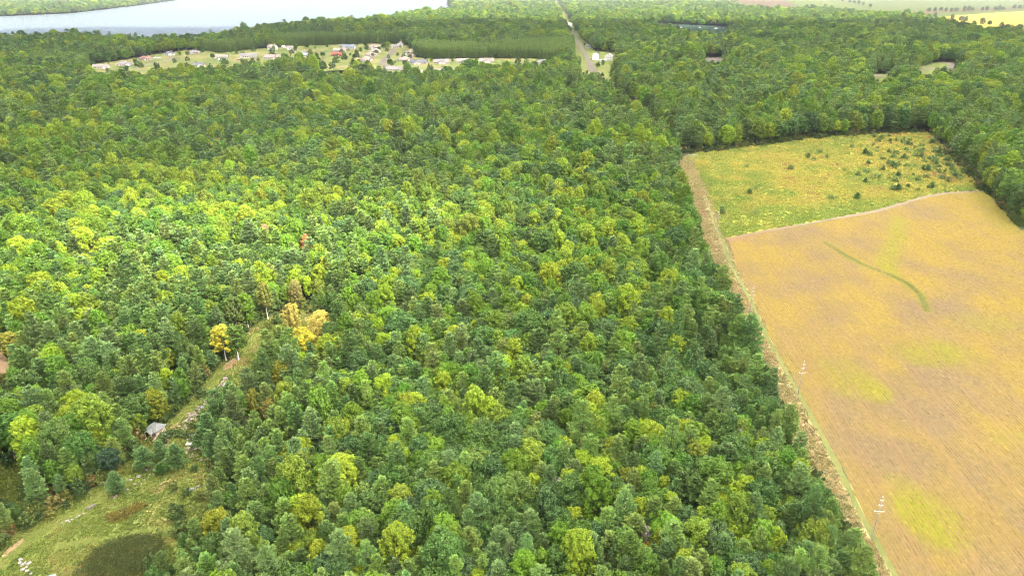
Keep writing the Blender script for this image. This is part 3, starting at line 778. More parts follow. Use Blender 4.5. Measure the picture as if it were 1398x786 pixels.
for k, d in enumerate([
    ((217.1,561.3), 16, "tall bare grey dead tree standing on the far edge of the goldenrod meadow"),
    ((105.5,567.6), 15, "pale bare dead tree crown beside the power line gap through the woods"),
    ((59.1,152.5), 13, "grey bare dead tree among pines near the golden field's edge"),
    ((29.0,118.3), 12, "dark bare dead tree beside a small orange maple near the picture's bottom"),
    ((47.2,140.3), 12, "grey dead tree between dark pines a short way in from the field"),
    ((10.6,132.9), 13, "bare forked dead branches poking out of oaks in the lower middle woods"),
    ((-127.9,154.8), 9, "leaning dead tree beside the small glade in the woods on the left"),
    ((-242.2,349.3), 14, "pinkish grey dead crown in the woods far left above the sunny patch"),
    ((-340.0,639.9), 16, "grey bare dead crown in the woods below the white ranch houses"),
    ((-80.2,462.3), 14, "small grey dead crown in the middle distance of the woods"),
    ((494.1,927.9), 14, "grey leafless tree beside the side road bend in the far woods"),
    ((-332.4,1045.4), 18, "thin bare grey snag below the pinkish roofed house")]):
    dead_tree(d[0], d[1], d[2], 0.5 if k == 6 else 0.0, k)

# trees round the houses and along the far fields
yard = [(.5,"maple_tree"),(.55,"maple_tree"),(.4,"maple_tree"),(.5,"maple_tree"),(.6,"maple_tree"),(.62,"oak_tree"),
 (.5,"maple_tree"),(.62,"maple_tree"),(.55,"oak_tree"),(.45,"maple_tree"),(.5,"maple_tree"),(.35,"maple_tree"),(.5,"maple_tree"),(.55,"oak_tree"),
 (.35,"maple_tree"),(.4,"maple_tree"),(.4,"pine_tree"),(.5,"oak_tree"),(.5,"maple_tree"),(.6,"oak_tree"),(.75,"maple_tree"),(.7,"oak_tree"),(.55,"maple_tree"),(.5,"oak_tree"),(.45,"oak_tree"),
 (.75,"oak_tree"),(.6,"oak_tree"),(.8,"oak_tree"),(.35,"pine_tree"),(.4,"maple_tree"),(.4,"maple_tree"),(.4,"maple_tree"),(.62,"pine_tree"),(.5,"oak_tree"),(.4,"oak_tree"),(.6,"oak_tree"),(.6,"maple_tree")]
yard_words = ["beside the tan roofed ranch house", "between two white houses", "in front of the brown roofed house", "bright yellow-green beside the sandy driveway", "by the hip roofed grey house", "dark and round beside the beige house", "behind the long grey roof",
 "behind the blue roofed white house", "round and dark behind the gabled house", "in front of the pale two storey house", "on the pale lawn", "low on the roadside lawn", "on the dry lawn by the gravel street", "dark, beside the gravel street", "small, at the wood's edge", "yellowish at the wood's edge",
 "narrow and dark beside the red barn", "dark, below the blue-grey roofs", "at the edge of the dry grass", "dark, at the start of the conifer block", "pale, behind the street's end", "dark, behind the street's end", "at the top of the left house row", "dark, halfway along the house row", "dark, at the low end of the house row",
 "dark and round at the street mouth", "dark and round before the duplex row", "tall, at the conifer block's corner", "small and dark before the white farmhouse", "between the first two duplexes", "between the middle duplexes", "beside the last duplex", "conical, beside the rural road", "dark, beside the hip roofed house's lawn", "dark, by the cross road", "dark and round before the white sheds", "between the driveway and the white sheds"]
YARD_XY = [(-577.5,1063.5),(-578.4,1081.7),(-546.1,1072.5),(-513.5,1150.3),(-491.1,1182.3),(-443.4,1100.5),(-445.7,1182.3),(-362.6,1251.6),(-347.4,1264.0),(-392.1,1227.7),(-344.8,1119.9),(-339.4,1140.0),(-297.5,1129.8),(-287.5,1129.8),(-333.8,1264.0),(-315.6,1276.5),(-267.6,1171.4),(-242.4,1160.7),(-241.9,1193.3),(-252.9,1289.3),(-209.7,1264.0),(-215.1,1251.6),(-216.4,1216.0),(-213.4,1171.4),(-211.7,1129.8),(-166.6,1012.3),(-147.7,1020.5),(-173.7,1302.4),(-190.4,1276.5),(-115.7,1063.5),(-85.2,1063.5),(-51.5,1063.5),(93.8,1028.8),(79.9,1020.5),(126.4,1302.4),(114.8,988.4),(124.5,1012.3)]
ADJ = {"maple_tree": "green leafy yard tree ", "oak_tree": "rounded yard tree, ", "pine_tree": "yard conifer, "}
for k, (xy, (s, kn), wd) in enumerate(zip(YARD_XY, yard, yard_words)):
    col = list(COL[kn].values())[0 if kn != "maple_tree" else [0, 1, 2][k % 3]]
    if k == 3: col = COL["maple_tree"]["yellow-green"]
    o = place_tree(kn, k % 5, xy[0], xy[1], k*1.3, s*1.25, s, col, ADJ[kn] + wd, "tree", "trees round the houses")
    o.name = "yard_tree"
row = [(1423.7,3359.0),(1398.1,3238.2),(1380.3,3125.7),(1367.1,3054.8),(1354.5,2987.1),(1314.3,2860.1),(1288.0,2743.2),(1337.7,2442.9),(1344.5,2420.7),(1375.4,2442.9),(1379.5,2420.7),(1383.5,2399.0),(1424.7,2442.9),(1445.4,2434.0),(1477.9,2465.4),(1492.5,2470.0),(1536.9,2488.4),(1565.5,2511.8),(1594.5,2511.8),(1615.5,2526.0),(1633.7,2535.6),(1718.1,2609.7),(1754.9,2635.4),(1787.3,2661.6),(1835.9,2688.2),(1168.3,2096.6),(1161.2,2001.5),(1152.4,1942.7),(1155.4,1928.5),(1124.6,1809.4),(1127.1,1784.9),(1110.8,1714.9),(1103.2,1681.9),(1103.5,1639.8)]
for k, xy in enumerate(row):
    where = "in the row between the yellow-green and pale fields" if k < 7 else "in the hedgerow behind the golden field" if k < 25 else "on the near rim of the golden field"
    nth = ["first", "second", "third", "fourth", "fifth", "sixth", "seventh", "eighth", "ninth", "tenth", "eleventh", "twelfth", "thirteenth", "fourteenth", "fifteenth", "sixteenth", "seventeenth", "eighteenth"][k if k < 7 else k-7 if k < 25 else k-25]
    o = place_tree("maple_tree" if k % 3 else "oak_tree", k % 5, xy[0], xy[1], k, 1.15 + 0.35*((k*7) % 5)/5, 0.85 + 0.25*((k*3) % 4)/4, (0.085, 0.13, 0.045), "%s dark tree from the west %s" % (nth, where), "tree", "far hedgerow trees")
    o.name = "hedgerow_tree"

# ------------------------------------------------------------------ bean crop: real rows, gold, tan and green plants
ang = R(3.9)
ca, sa = math.cos(ang), math.sin(ang)
def bean_colour(x, y):
    n1 = vnoise(x, y, 28, 51, 3); n2 = vnoise(x, y, 9, 52, 2); n3 = rng.random(x.shape)
    streak = vnoise((x*ca - y*sa)*1.0, (x*sa + y*ca)*0.06, 3.0, 53, 2)
    g = 0.22 + 0.64*np.clip((y - 190)/130, 0, 1) + 2.0*(n1 - 0.5) + 0.9*(n2 - 0.5) + 0.45*(streak - 0.5) + 0.35*(n3 - 0.5)
    grn = np.zeros_like(x)
    for (cx, cy_), rx, ry, a in (((110.4,194.4), 10, 12, 0.95), ((100.9,134.8), 8, 13, 1.0), ((147.0,214.3), 16, 10, 0.85), ((98.4,137.9), 3, 12, 0.5), ((142.1,164.9), 10, 6, 0.35), ((108.7,205.4), 8, 6, 0.4), ((175.8,237.8), 14, 8, 0.45)):
        q = ((x-cx)/rx)**2 + ((y-cy_)/ry)**2 + 1.3*(n2-0.5)
        grn = np.maximum(grn, a*np.clip(1.25 - q, 0, 1))
    d1 = dist_line(x, y, [(204.3,358.2), (189.5,329.9), (176.2,309.9), (166.8,294.5), (164.5,284.4)])
    grn = np.maximum(grn, 0.95*np.clip(1.5 - d1/4.0 - 0.9*(n2-.5), 0, 1))
    d2 = dist_line(x, y, [(151.6,323.7), (153.9,309.0), (157.6,294.5), (163.2,284.4), (166.6,274.8), (166.0,262.9), (160.9,247.9)])
    grn = np.maximum(grn, 1.2*np.clip(1.7 - d2/1.5, 0, 1))
    dr = dist_line(x, y, field_right)
    grn = np.maximum(grn, 0.8*np.clip(1.2 - dr/14, 0, 1))
    tan = np.array([0.121, 0.092, 0.041]); tan2 = np.array([0.102, 0.073, 0.037]); gold = np.array([0.146, 0.109, 0.018]); lime = np.array([0.112, 0.116, 0.009])
    g = np.clip(g, 0, 1)[..., None]; grn = np.clip(grn + 1.2*np.clip(n1 - 0.70, 0, 1), 0, 1)[..., None]
    t = tan*(1 - n3[..., None]) + tan2*n3[..., None]
    c = t*(1-g) + gold*g
    c = np.where(grn > 0, c*(1-grn) + (gold*0.2 + lime*0.8)*grn, c)
    trk = np.clip(1.45 - d2/1.3, 0, 1)[..., None]
    c = c*(1-trk) + np.array([0.062, 0.070, 0.012])*trk
    c = c*0.80
    return c*np.exp(rng.normal(0, 0.09, x.shape))[..., None]
rows_v, rows_f, rows_c = [], [], []
sp_row, sp_seg = 0.9, 0.85
a_min, a_max = 30.0, 400.0
off = 0
nseg = int((430-60)/sp_seg)
ks = np.arange(int(a_min/sp_row), int(a_max/sp_row))
A, B = np.meshgrid(ks*sp_row, 60 + np.arange(nseg)*sp_seg, indexing='ij')       # A across rows, B along
A = A + rng.normal(0, 0.05, A.shape)
Xr = A*ca + B*sa; Yr = -A*sa + B*ca
inside = in_poly(Xr, Yr, BEAN) & (np.abs(Xr) < 0.80*(Yr*cp + CAM_H*sp) + 15)
cc = bean_colour(Xr, Yr)
hgt = np.clip(0.17 + rng.normal(0, 0.09, A.shape), 0.04, 0.5)
wid = 0.40 + rng.normal(0, 0.05, A.shape)
gapm = rng.random(A.shape) < 0.05
hgt = np.where(gapm, 0.04, hgt)
track = ((ks % 13) == 0) | ((ks % 13) == 2)
hgt = np.where(track[:, None] & (rng.random(A.shape) < 0.8), 0.03, hgt)
wid = np.where(track[:, None], 0.22, wid)
seg_ok = inside[:, :-1] & inside[:, 1:]
vid = np.arange(A.size*3).reshape(A.shape + (3,))
V3 = np.zeros(A.shape + (3, 3), np.float32)
for j, sgn in enumerate((-1, 0, 1)):
    jx = rng.normal(0, 0.06, A.shape)
    V3[..., j, 0] = Xr + ca*(sgn*wid + jx); V3[..., j, 1] = Yr - sa*(sgn*wid + jx); V3[..., j, 2] = 0.02 + (hgt if sgn == 0 else 0.03)
q1 = np.stack([vid[:, :-1, 0], vid[:, :-1, 1], vid[:, 1:, 1], vid[:, 1:, 0]], -1)[seg_ok]
q2 = np.stack([vid[:, :-1, 1], vid[:, :-1, 2], vid[:, 1:, 2], vid[:, 1:, 1]], -1)[seg_ok]
Fq = np.concatenate([q1, q2])[:, ::-1]
used = np.unique(Fq); remap = np.zeros(A.size*3, np.int32); remap[used] = np.arange(len(used))
Vq = V3.reshape(-1, 3)[used]; Cq = np.repeat(cc.reshape(-1, 3), 3, axis=0)[used]
m, nt, b = new_mat("bean plants"); N, L = nt.nodes, nt.links
at = N.new("ShaderNodeAttribute"); at.attribute_name = "plant"; geo = N.new("ShaderNodeNewGeometry")
nz = N.new("ShaderNodeTexNoise"); nz.inputs["Scale"].default_value = 3.0; nz.inputs["Detail"].default_value = 3
L.new(geo.outputs["Position"], nz.inputs["Vector"])
mr = N.new("ShaderNodeMapRange"); mr.inputs["From Min"].default_value = 0.3; mr.inputs["From Max"].default_value = 0.7; mr.inputs["To Min"].default_value = 0.80; mr.inputs["To Max"].default_value = 1.16
L.new(nz.outputs["Fac"], mr.inputs["Value"])
mu = N.new("ShaderNodeVectorMath"); mu.operation = 'SCALE'; L.new(at.outputs["Color"], mu.inputs[0]); L.new(mr.outputs[0], mu.inputs["Scale"])
L.new(mu.outputs[0], b.inputs["Base Color"]); b.inputs["Roughness"].default_value = 0.9; b.inputs["Specular IOR Level"].default_value = 0.1
me = mesh_np("bean_crop", Vq, remap[Fq], [m])
ca_ = me.attributes.new("plant", 'FLOAT_COLOR', 'POINT'); ca_.data.foreach_set("color", np.concatenate([Cq, np.ones((len(Cq), 1))], 1).astype(np.float32).ravel())
o = link(bpy.data.objects.new("bean_crop", me)); tag(o, "rows of golden and tan ripening beans beside the power line", "crop", None, "stuff")
print("bean faces", len(Fq))

# ------------------------------------------------------------------ weeds, grass and brush (nobody could count them)
def tuft_mesh(name, seed, nbl, h, spread, w):
    rr = np.random.default_rng(seed); V = []
    for k in range(nbl):
        a = rr.uniform(0, 6.28); r = spread*rr.random()**0.5; p = np.array([r*math.cos(a), r*math.sin(a), 0])
        d = unit(np.array([math.cos(a)*0.5, math.sin(a)*0.5, 1.0]) + rr.normal(0, 0.35, 3)); b = unit(np.cross(d, rr.normal(size=3)))
        l = h*rr.uniform(.6, 1.2)
        V += [p - b*w*.5, p + d*l*.6 + b*w*.6, p + d*l, p + d*l*.6 - b*w*.6]
    return mesh_np(name, np.array(V), np.arange(len(V)).reshape(-1, 4), [M_tuft])
TUFTS = [tuft_mesh("tuft_shape", 600+k, 16, 0.62, 0.55, 0.24) for k in range(4)]
def fill(poly, n_):
    xs = [p[0] for p in poly]; ys = [p[1] for p in poly]
    x = rng.uniform(min(xs), max(xs), n_); y = rng.uniform(min(ys), max(ys), n_)
    k = in_poly(x, y, poly); return x[k], y[k]
def tufts(name, x, y, size, col, label, cat="grass"):
    nn = len(x); s = size*rng.uniform(.7, 1.35, nn)
    scatter(name, TUFTS, np.stack([x, y, np.zeros(nn)], 1), zrot(rng.uniform(0, 6.28, nn), .1), np.stack([s, s, s*rng.uniform(.7, 1.2, nn)], 1), rng.integers(0, 4, nn), col, label, cat)
def mixcol(t, stops):
    t = np.clip(t, 0, 1); ps = [s[0] for s in stops]
    return np.stack([np.interp(t, ps, [s[1][k] for s in stops]) for k in range(3)], 1)

x, y = fill(MEADOW, 62000)
t = 0.35*vnoise(x, y, 40, 61, 2) + 0.48*vnoise(x, y, 11, 62, 2) + 0.17*rng.random(len(x))
dl = dist_line(x, y, lane_line); dleft = dist_line(x, y, [(105.2,333.1), (111.9,377.2), (119.6,429.4), (124.0,475.1)])
t = (t - 0.28)/0.44 - 0.35*np.clip(1 - dl/22, 0, 1)
col = mixcol(t - 0.25*np.clip(1 - dleft/60, 0, 1), [(0, (0.14, 0.20, 0.04)), (0.3, (0.175, 0.21, 0.046)), (0.55, (0.225, 0.23, 0.05)), (0.78, (0.28, 0.26, 0.055)), (0.9, (0.26, 0.21, 0.06)), (1, (0.19, 0.145, 0.055))])
tufts("meadow_goldenrod", x, y, 1.15, col, "yellow goldenrod and weeds covering the sloping meadow", "meadow")
x, y = fill(CORRIDOR, 130000)
k = dist_line(x, y, green_strip) > 1.0
x, y = x[k][:14000], y[k][:14000]
t = 0.5*vnoise(x, y, 12, 63, 2) + 0.5*rng.random(len(x))
tufts("power_line_weeds", x, y, 0.75, mixcol((t-.2)/.6, [(0, (0.14, 0.155, 0.05)), (.35, (0.25, 0.225, 0.105)), (.7, (0.27, 0.225, 0.12)), (1, (0.22, 0.16, 0.08))]), "dry tan and russet weeds on the strip under the power line")
x, y = fill(CLEARING, 90000)
MARSH = [(-93.8,117.9), (-93.7,122.9), (-90.7,125.2), (-86.1,126.1), (-81.7,125.4), (-80.9,122.9), (-81.8,117.3), (-82.5,112.8), (-90.7,112.8)]
mown = [(-121,104), (-113.5,119.0), (-111.9,126.8), (-108.3,132.3), (-104.3,137.9), (-102.0,143.9), (-100.5,147.6)]
mown2 = [(-103.6,124.3), (-97.9,126.1), (-91.0,127.5), (-85.3,129.9), (-79.2,129.9)]
upper = [(-99.2,170.1), (-97.6,176.4), (-96.4,186.3), (-95.5,200.7), (-93.1,214.3), (-92.3,227.3)]
bare = (dist_line(x, y, mown) < 1.9) | (dist_line(x, y, mown2) < 1.1) | (dist_line(x, y, upper) < 1.6) | in_poly(x, y, MARSH)
low = bare & ~in_poly(x, y, MARSH)
xl, yl = x[low], y[low]
tl_ = 0.5*vnoise(xl, yl, 4, 67, 2) + 0.5*rng.random(len(xl))
tufts("mown_grass", xl, yl, 0.2, mixcol((tl_-.2)/.6, [(0, (0.085, 0.13, 0.024)), (.5, (0.125, 0.155, 0.03)), (1, (0.17, 0.165, 0.05))]), "short grass blades of the mown paths in the clearing")
x, y = x[~bare], y[~bare]
t = 0.35*vnoise(x, y, 10, 64, 2) + 0.3*vnoise(x, y, 3, 66, 1) + 0.35*rng.random(len(x))
tufts("clearing_weeds", x, y, 0.42, mixcol((t-.2)/.6, [(0, (0.070, 0.112, 0.022)), (.45, (0.110, 0.148, 0.030)), (.78, (0.150, 0.165, 0.042)), (.94, (0.18, 0.165, 0.055)), (1, (0.20, 0.15, 0.065))]), "rough green and tan grass of the clearing")
x, y = fill(MARSH, 16000)
x = x + rng.normal(0, 1.1, len(x)); y = y + rng.normal(0, 1.1, len(y))
t = rng.random(len(x))
tufts("hollow_sedge", x, y, 0.6, mixcol(t, [(0, (0.036, 0.056, 0.018)), (.75, (0.060, 0.080, 0.024)), (1, (0.11, 0.10, 0.03))]), "dark sedge filling the low oval hollow in the clearing")
x, y = fill(LEFT_GLADE, 3000)
tufts("glade_weeds", x, y, 0.6, mixcol(rng.random(len(x)), [(0, (0.06, 0.10, 0.02)), (.6, (0.10, 0.14, 0.026)), (1, (0.15, 0.16, 0.04))]), "green weeds of the small glade in the western woods")
x, y = fill([(-98.0,134.3), (-95.8,135.3), (-93.6,137.4), (-91.9,139.0), (-89.9,137.9), (-91.6,135.3), (-93.1,132.8), (-96.0,132.3)], 900)
tufts("russet_weeds", x, y, 0.75, mixcol(rng.random(len(x)), [(0, (0.07, 0.06, 0.02)), (.6, (0.12, 0.105, 0.026)), (1, (0.18, 0.165, 0.03))]), "russet brown weeds along the low bank in the clearing")

# brush under the wood edges
bx, by = [], []
for line, spread, num in ((edge_forest[1:], 2.6, 420), (meadow_top, 4.0, 340), (field_right[:5], 4.0, 260), (CLEARING, 3.0, 420), ([(120.6,520.8), (107.5,767.6), (106.1,943.7)], 7.0, 260), (LEFT_GAP + LEFT_GLADE, 3, 60), (CLEARING[1:20], 9.0, 420), (CLEARING[19:40], 8.0, 300)):
    seg = np.array([math.dist(a, b_) for a, b_ in zip(line[:-1], line[1:])]); cum = np.concatenate([[0], np.cumsum(seg)])
    tt = rng.uniform(0, cum[-1], num); ii = np.clip(np.searchsorted(cum, tt) - 1, 0, len(seg)-1); f = (tt - cum[ii])/seg[ii]
    LA = np.array(line)
    p = LA[ii] + (LA[ii+1]-LA[ii])*f[:, None] + rng.normal(0, spread*0.6, (num, 2))
    bx.append(p[:, 0]); by.append(p[:, 1])
bx, by = np.concatenate(bx), np.concatenate(by)
k = ~(in_poly(bx, by, CLEARING) & (rng.random(len(bx)) < .88)) & ~in_poly(bx, by, BEAN) & (dist_line(bx, by, green_strip) > 3.2) & (by > 60) & (dist_line(bx, by, upper) > 3.2) & (dist_line(bx, by, mown) > 3.0)
bx, by = bx[k], by[k]; nn = len(bx)
s = rng.uniform(0.7, 1.9, nn)
scatter("edge_brush", [t_["joined"] for t_ in TPL["bush"]], np.stack([bx, by, np.zeros(nn)], 1), zrot(rng.uniform(0, 6.28, nn)), np.stack([s, s, s*rng.uniform(.8, 1.4, nn)], 1), rng.integers(0, 3, nn),
        mixcol(rng.random(nn), [(0, (0.035, 0.07, 0.022)), (.6, (0.07, 0.105, 0.024)), (.9, (0.12, 0.13, 0.03)), (1, (0.16, 0.12, 0.05))]), "low green brush growing along the edges of the woods", "brush")

# single bushes and young conifers in the meadow
bush_xy = [(260.0,542.9),(253.0,525.6),(209.9,487.4),(221.1,493.8),(222.6,509.3),(210.7,500.3),(254.4,507.0),(254.5,500.3),(231.3,454.0),(242.9,477.1),(218.9,459.6),(222.3,446.7),(244.5,459.6),(237.8,437.9),(228.9,414.8),(199.7,396.7),(271.0,523.2),(289.3,556.0),(286.0,561.3),(276.6,509.3),(264.8,479.2),(255.5,469.2),(275.1,489.5),(289.8,518.5),(288.7,496.0),(291.5,489.5),(270.7,469.2),(272.9,457.7),(278.1,454.0),(285.9,467.2),(309.0,530.5),(319.3,540.4),(301.8,498.1),(299.4,485.3),(293.8,469.2),(253.1,418.0),(296.8,548.1),(184.3,461.5),(183.8,395.2),(219.9,431.1),(260.3,489.5),(275.5,504.8),(271.5,431.1),(257.7,446.7),(231.7,439.6),
 (140.1,405.6),(147.3,416.4),(209.5,486.4),(208.2,493.8),(185.0,463.4),(217.9,459.6),(199.0,395.2),(131.8,366.8),(122.0,424.4),(113.5,368.1),(156.9,467.2),(176.7,540.4),(253.4,504.8),(290.0,481.2),(283.5,481.2),(283.5,455.8),(285.1,450.3),(294.2,511.5),(301.0,532.9),(298.1,540.4),(310.8,518.5),(306.8,502.5)]
sx_, sy_ = fill([(285.5,564.1), (328.9,566.8), (312.6,502.5), (293.5,446.7), (253.7,410.1), (229.6,410.1), (246.9,475.1)], 330)
bush_xy += list(zip(sx_.tolist(), sy_.tolist()))[:60]
done = []
for k, xy in enumerate(bush_xy):
    if any(math.dist(xy, q) < 1.6 for q in done): continue
    done.append(xy)
    s = 0.85 + 0.9*((k*37) % 10)/10
    dl = float(dist_line(np.array([xy[0]]), np.array([xy[1]]), lane_line)[0]); dt = float(dist_line(np.array([xy[0]]), np.array([xy[1]]), meadow_top)[0])
    where = "close to the sandy lane" if dl < 22 else "near the far tree line" if dt < 30 else "in the middle of the meadow"
    where = ("in the western third " if xy[0] < 185 else "in the middle third " if xy[0] < 240 else "in the eastern third ") + where
    if k % 3 == 0:
        o = place_tree("pine_tree", k % 6, xy[0], xy[1], k, 0.34*s, 0.17*s, (0.13, 0.22, 0.065), "%s young pine %s" % ("knee-high" if s < 1.1 else "head-high" if s < 1.4 else "bushy tall", where), "young pine", "young pines in the meadow")
        o.name = "young_pine"
    else:
        o = place_tree("bush", k % 3, xy[0], xy[1], k, 1.15*s, s, (0.11, 0.175, 0.05), "%s green bush %s" % ("small" if s < 1.1 else "rounded" if s < 1.4 else "big", where), "bush", "bushes in the meadow")

# ------------------------------------------------------------------ power poles
def pole(xy, h, label, arms=((0.93, 0.5), (0.72, 1.15)), pin=True, rz=0.0):
    root = empty("power_pole", (xy[0], xy[1], 0), rz)
    MB().tube([(0, 0, -0.3), (0, 0, h*.5), (0, 0, h)], [0.17, 0.14, 0.10], 8).build("pole", M_pole, root)
    for f, w in arms:
        arm = MB().box(-w, w, -0.05-0.14, 0.05-0.14, h*f-0.055, h*f+0.055).build("crossarm", M_arm, root)
        for sx in (-1, 1):
            MB().tube([(sx*(w-.1), -.14, h*f+.08), (sx*(w-.1), -.14, h*f+.2), (sx*(w-.1), -.14, h*f+.34)], [.04, .07, .04], 6).build("insulator", M_ins, arm)
            MB().tube([(sx*w*.6, -.14, h*f-.08), (0, -.13, h*f-.7)], .025, 4).build("brace", M_arm, root)
    if pin:
        MB().tube([(0, 0, h), (0, 0, h+.18), (0, 0, h+.4)], [.05, .10, .05], 6).build("insulator", M_ins, root)
    tag(root, label, "power pole", "power poles")
    return root
for k, (xy, h, lab) in enumerate([
    ((83.2,126.6), 12.3, "tall power pole beside the golden field, the one nearest the bottom corner"),
    ((88.9,188.3), 11.5, "power pole second from the bottom along the golden field's edge"),
    ((91.3,245.3), 11.5, "power pole third from the bottom, on the green verge of the golden field"),
    ((103.0,338.5), 11.5, "power pole where the sandy lane meets the strip below the meadow"),
    ((118.7,511.5), 14.0, "power pole against dark trees at the meadow's far corner"),
    ((105.5,758.1), 14.0, "power pole top rising from the gap through the dark woods"),
    ((100.1,847.1), 15.0, "power pole with wide arm where the wooded gap meets the road"),
    ((105.1,1091.0), 13.0, "pole beside the rural road opposite the white sheds"),
    ((111.1,1302.4), 13.0, "pole on the roadside grass just past the cross road"),
    ((120.0,1481.4), 13.0, "pole beside the rural road near the white van")]):
    pole(xy, h, lab, ((0.93, 0.4), (0.82, 0.5), (0.68, 1.1)) if k < 4 else ((0.9, 1.0), (0.5, 1.3)) if k == 4 else ((0.93, 1.2),), True, R(8 if k % 2 else -6))
hx, hy = (121.5,473.1)
root = empty("power_line_support", (hx, hy, 0))
for s_ in (-1, 1): MB().tube([(s_*1.9, 0, -.3), (s_*1.9, 0, 7.4)], [.2, .15], 8).build("pole", M_pole, root)
arm = MB().box(-3.3, 3.3, -.3, -.08, 7.0, 7.25).build("crossarm", M_arm, root)
for q in (-3.1, 0, 3.1): MB().tube([(q, -.2, 7.25), (q, -.2, 7.45), (q, -.2, 7.6)], [.05, .11, .05], 6).build("insulator", M_ins, arm)
for s_ in (-1, 1): MB().tube([(s_*1.85, .12, 4.2), (-s_*1.85, .12, 6.6)], .05, 5).build("brace", M_arm, root)
tag(root, "two-legged power line frame with wide crossarm at the meadow's far corner", "power frame")

# ------------------------------------------------------------------ rocks, stream and small buildings of the clearing
def boulder_mesh(seed):
    bm = bmesh.new(); bmesh.ops.create_icosphere(bm, subdivisions=2, radius=1.0)
    for v in bm.verts:
        q = mnoise.noise(v.co*1.3 + Vector((seed*7.1, 0, 0)))*0.45 + mnoise.noise(v.co*3.1 + Vector((0, seed*3.3, 0)))*0.16
        v.co = v.co*(1 + q); v.co.z *= 0.62
    me = bpy.data.meshes.new("boulder"); bm.to_mesh(me); bm.free(); return me
BOULD = [boulder_mesh(k) for k in range(6)]
M_rockA = plain((0.135, 0.108, 0.09), 0.9, "pinkish rock", scale=1.5, var=0.35)
M_rockB = plain((0.155, 0.145, 0.13), 0.9, "pale rock", scale=1.5, var=0.3)
M_rockC = plain((0.08, 0.072, 0.068), 0.9, "dark rock", scale=1.5, var=0.35)
BM_ = {}
def rock(xy, s, mat, label, group, z=0.0):
    k = random.randrange(6); key = (k, mat.name)
    if key not in BM_:
        me = BOULD[k].copy(); me.materials.append(mat); BM_[key] = me
    o = link(bpy.data.objects.new("boulder", BM_[key])); o.location = (xy[0], xy[1], s*0.22 + z); o.scale = (s*random.uniform(.8, 1.3), s, s*random.uniform(.7, 1.1)); o.rotation_euler = (0, 0, random.uniform(0, 6.28))
    tag(o, label, "boulder", group); return o
stream = [(-92.6,199.3), (-92.6,193.0), (-93.1,188.3), (-93.0,183.8), (-93.6,181.0), (-94.4,179.1), (-94.5,175.6), (-94.1,172.7), (-93.3,169.8)]
sheet("stream_bed", ribbon(stream, [0.5, 0.9, 0.9, 1.3, 1.2, 1.2, 1.5, 2.0, 1.4]), 0.03, M_stream, 1.0, 0.22)
sheet("stone_apron", [(-100.2,165.6), (-99.3,167.7), (-97.2,166.3), (-95.5,163.2), (-95.9,160.9), (-98.8,162.9)], 0.03, M_stream, 1.0, .15)
sheet("stone_slope", [(-89.8,160.9), (-87.1,161.2), (-85.5,158.3), (-86.1,155.7), (-88.4,157.0)], 0.03, M_stream, 1.0, .15)
rl = random.Random(5)
cum = [0]
for a, b_ in zip(stream[:-1], stream[1:]): cum.append(cum[-1] + math.dist(a, b_))
for k in range(52):
    t = cum[-1]*(k + rl.random())/52; i = max(j for j in range(len(cum)) if cum[j] <= t and j < len(stream)-1)
    f = (t-cum[i])/(cum[i+1]-cum[i]); x = stream[i][0] + (stream[i+1][0]-stream[i][0])*f + rl.gauss(0, .85); y = stream[i][1] + (stream[i+1][1]-stream[i][1])*f + rl.gauss(0, .85)
    mt = [M_rockA, M_rockB, M_rockA, M_rockC][k % 4]; nm = ["pinkish", "pale grey", "pinkish", "dark"][k % 4]
    where = "at the top end of the stony stream" if t < cum[-1]*.33 else "in the middle of the stony stream" if t < cum[-1]*.66 else "at the stony stream's foot above the pool"
    rock((x, y), rl.uniform(.22, .6), mt, "%s boulder %s" % (nm, where), "boulders of the stream")
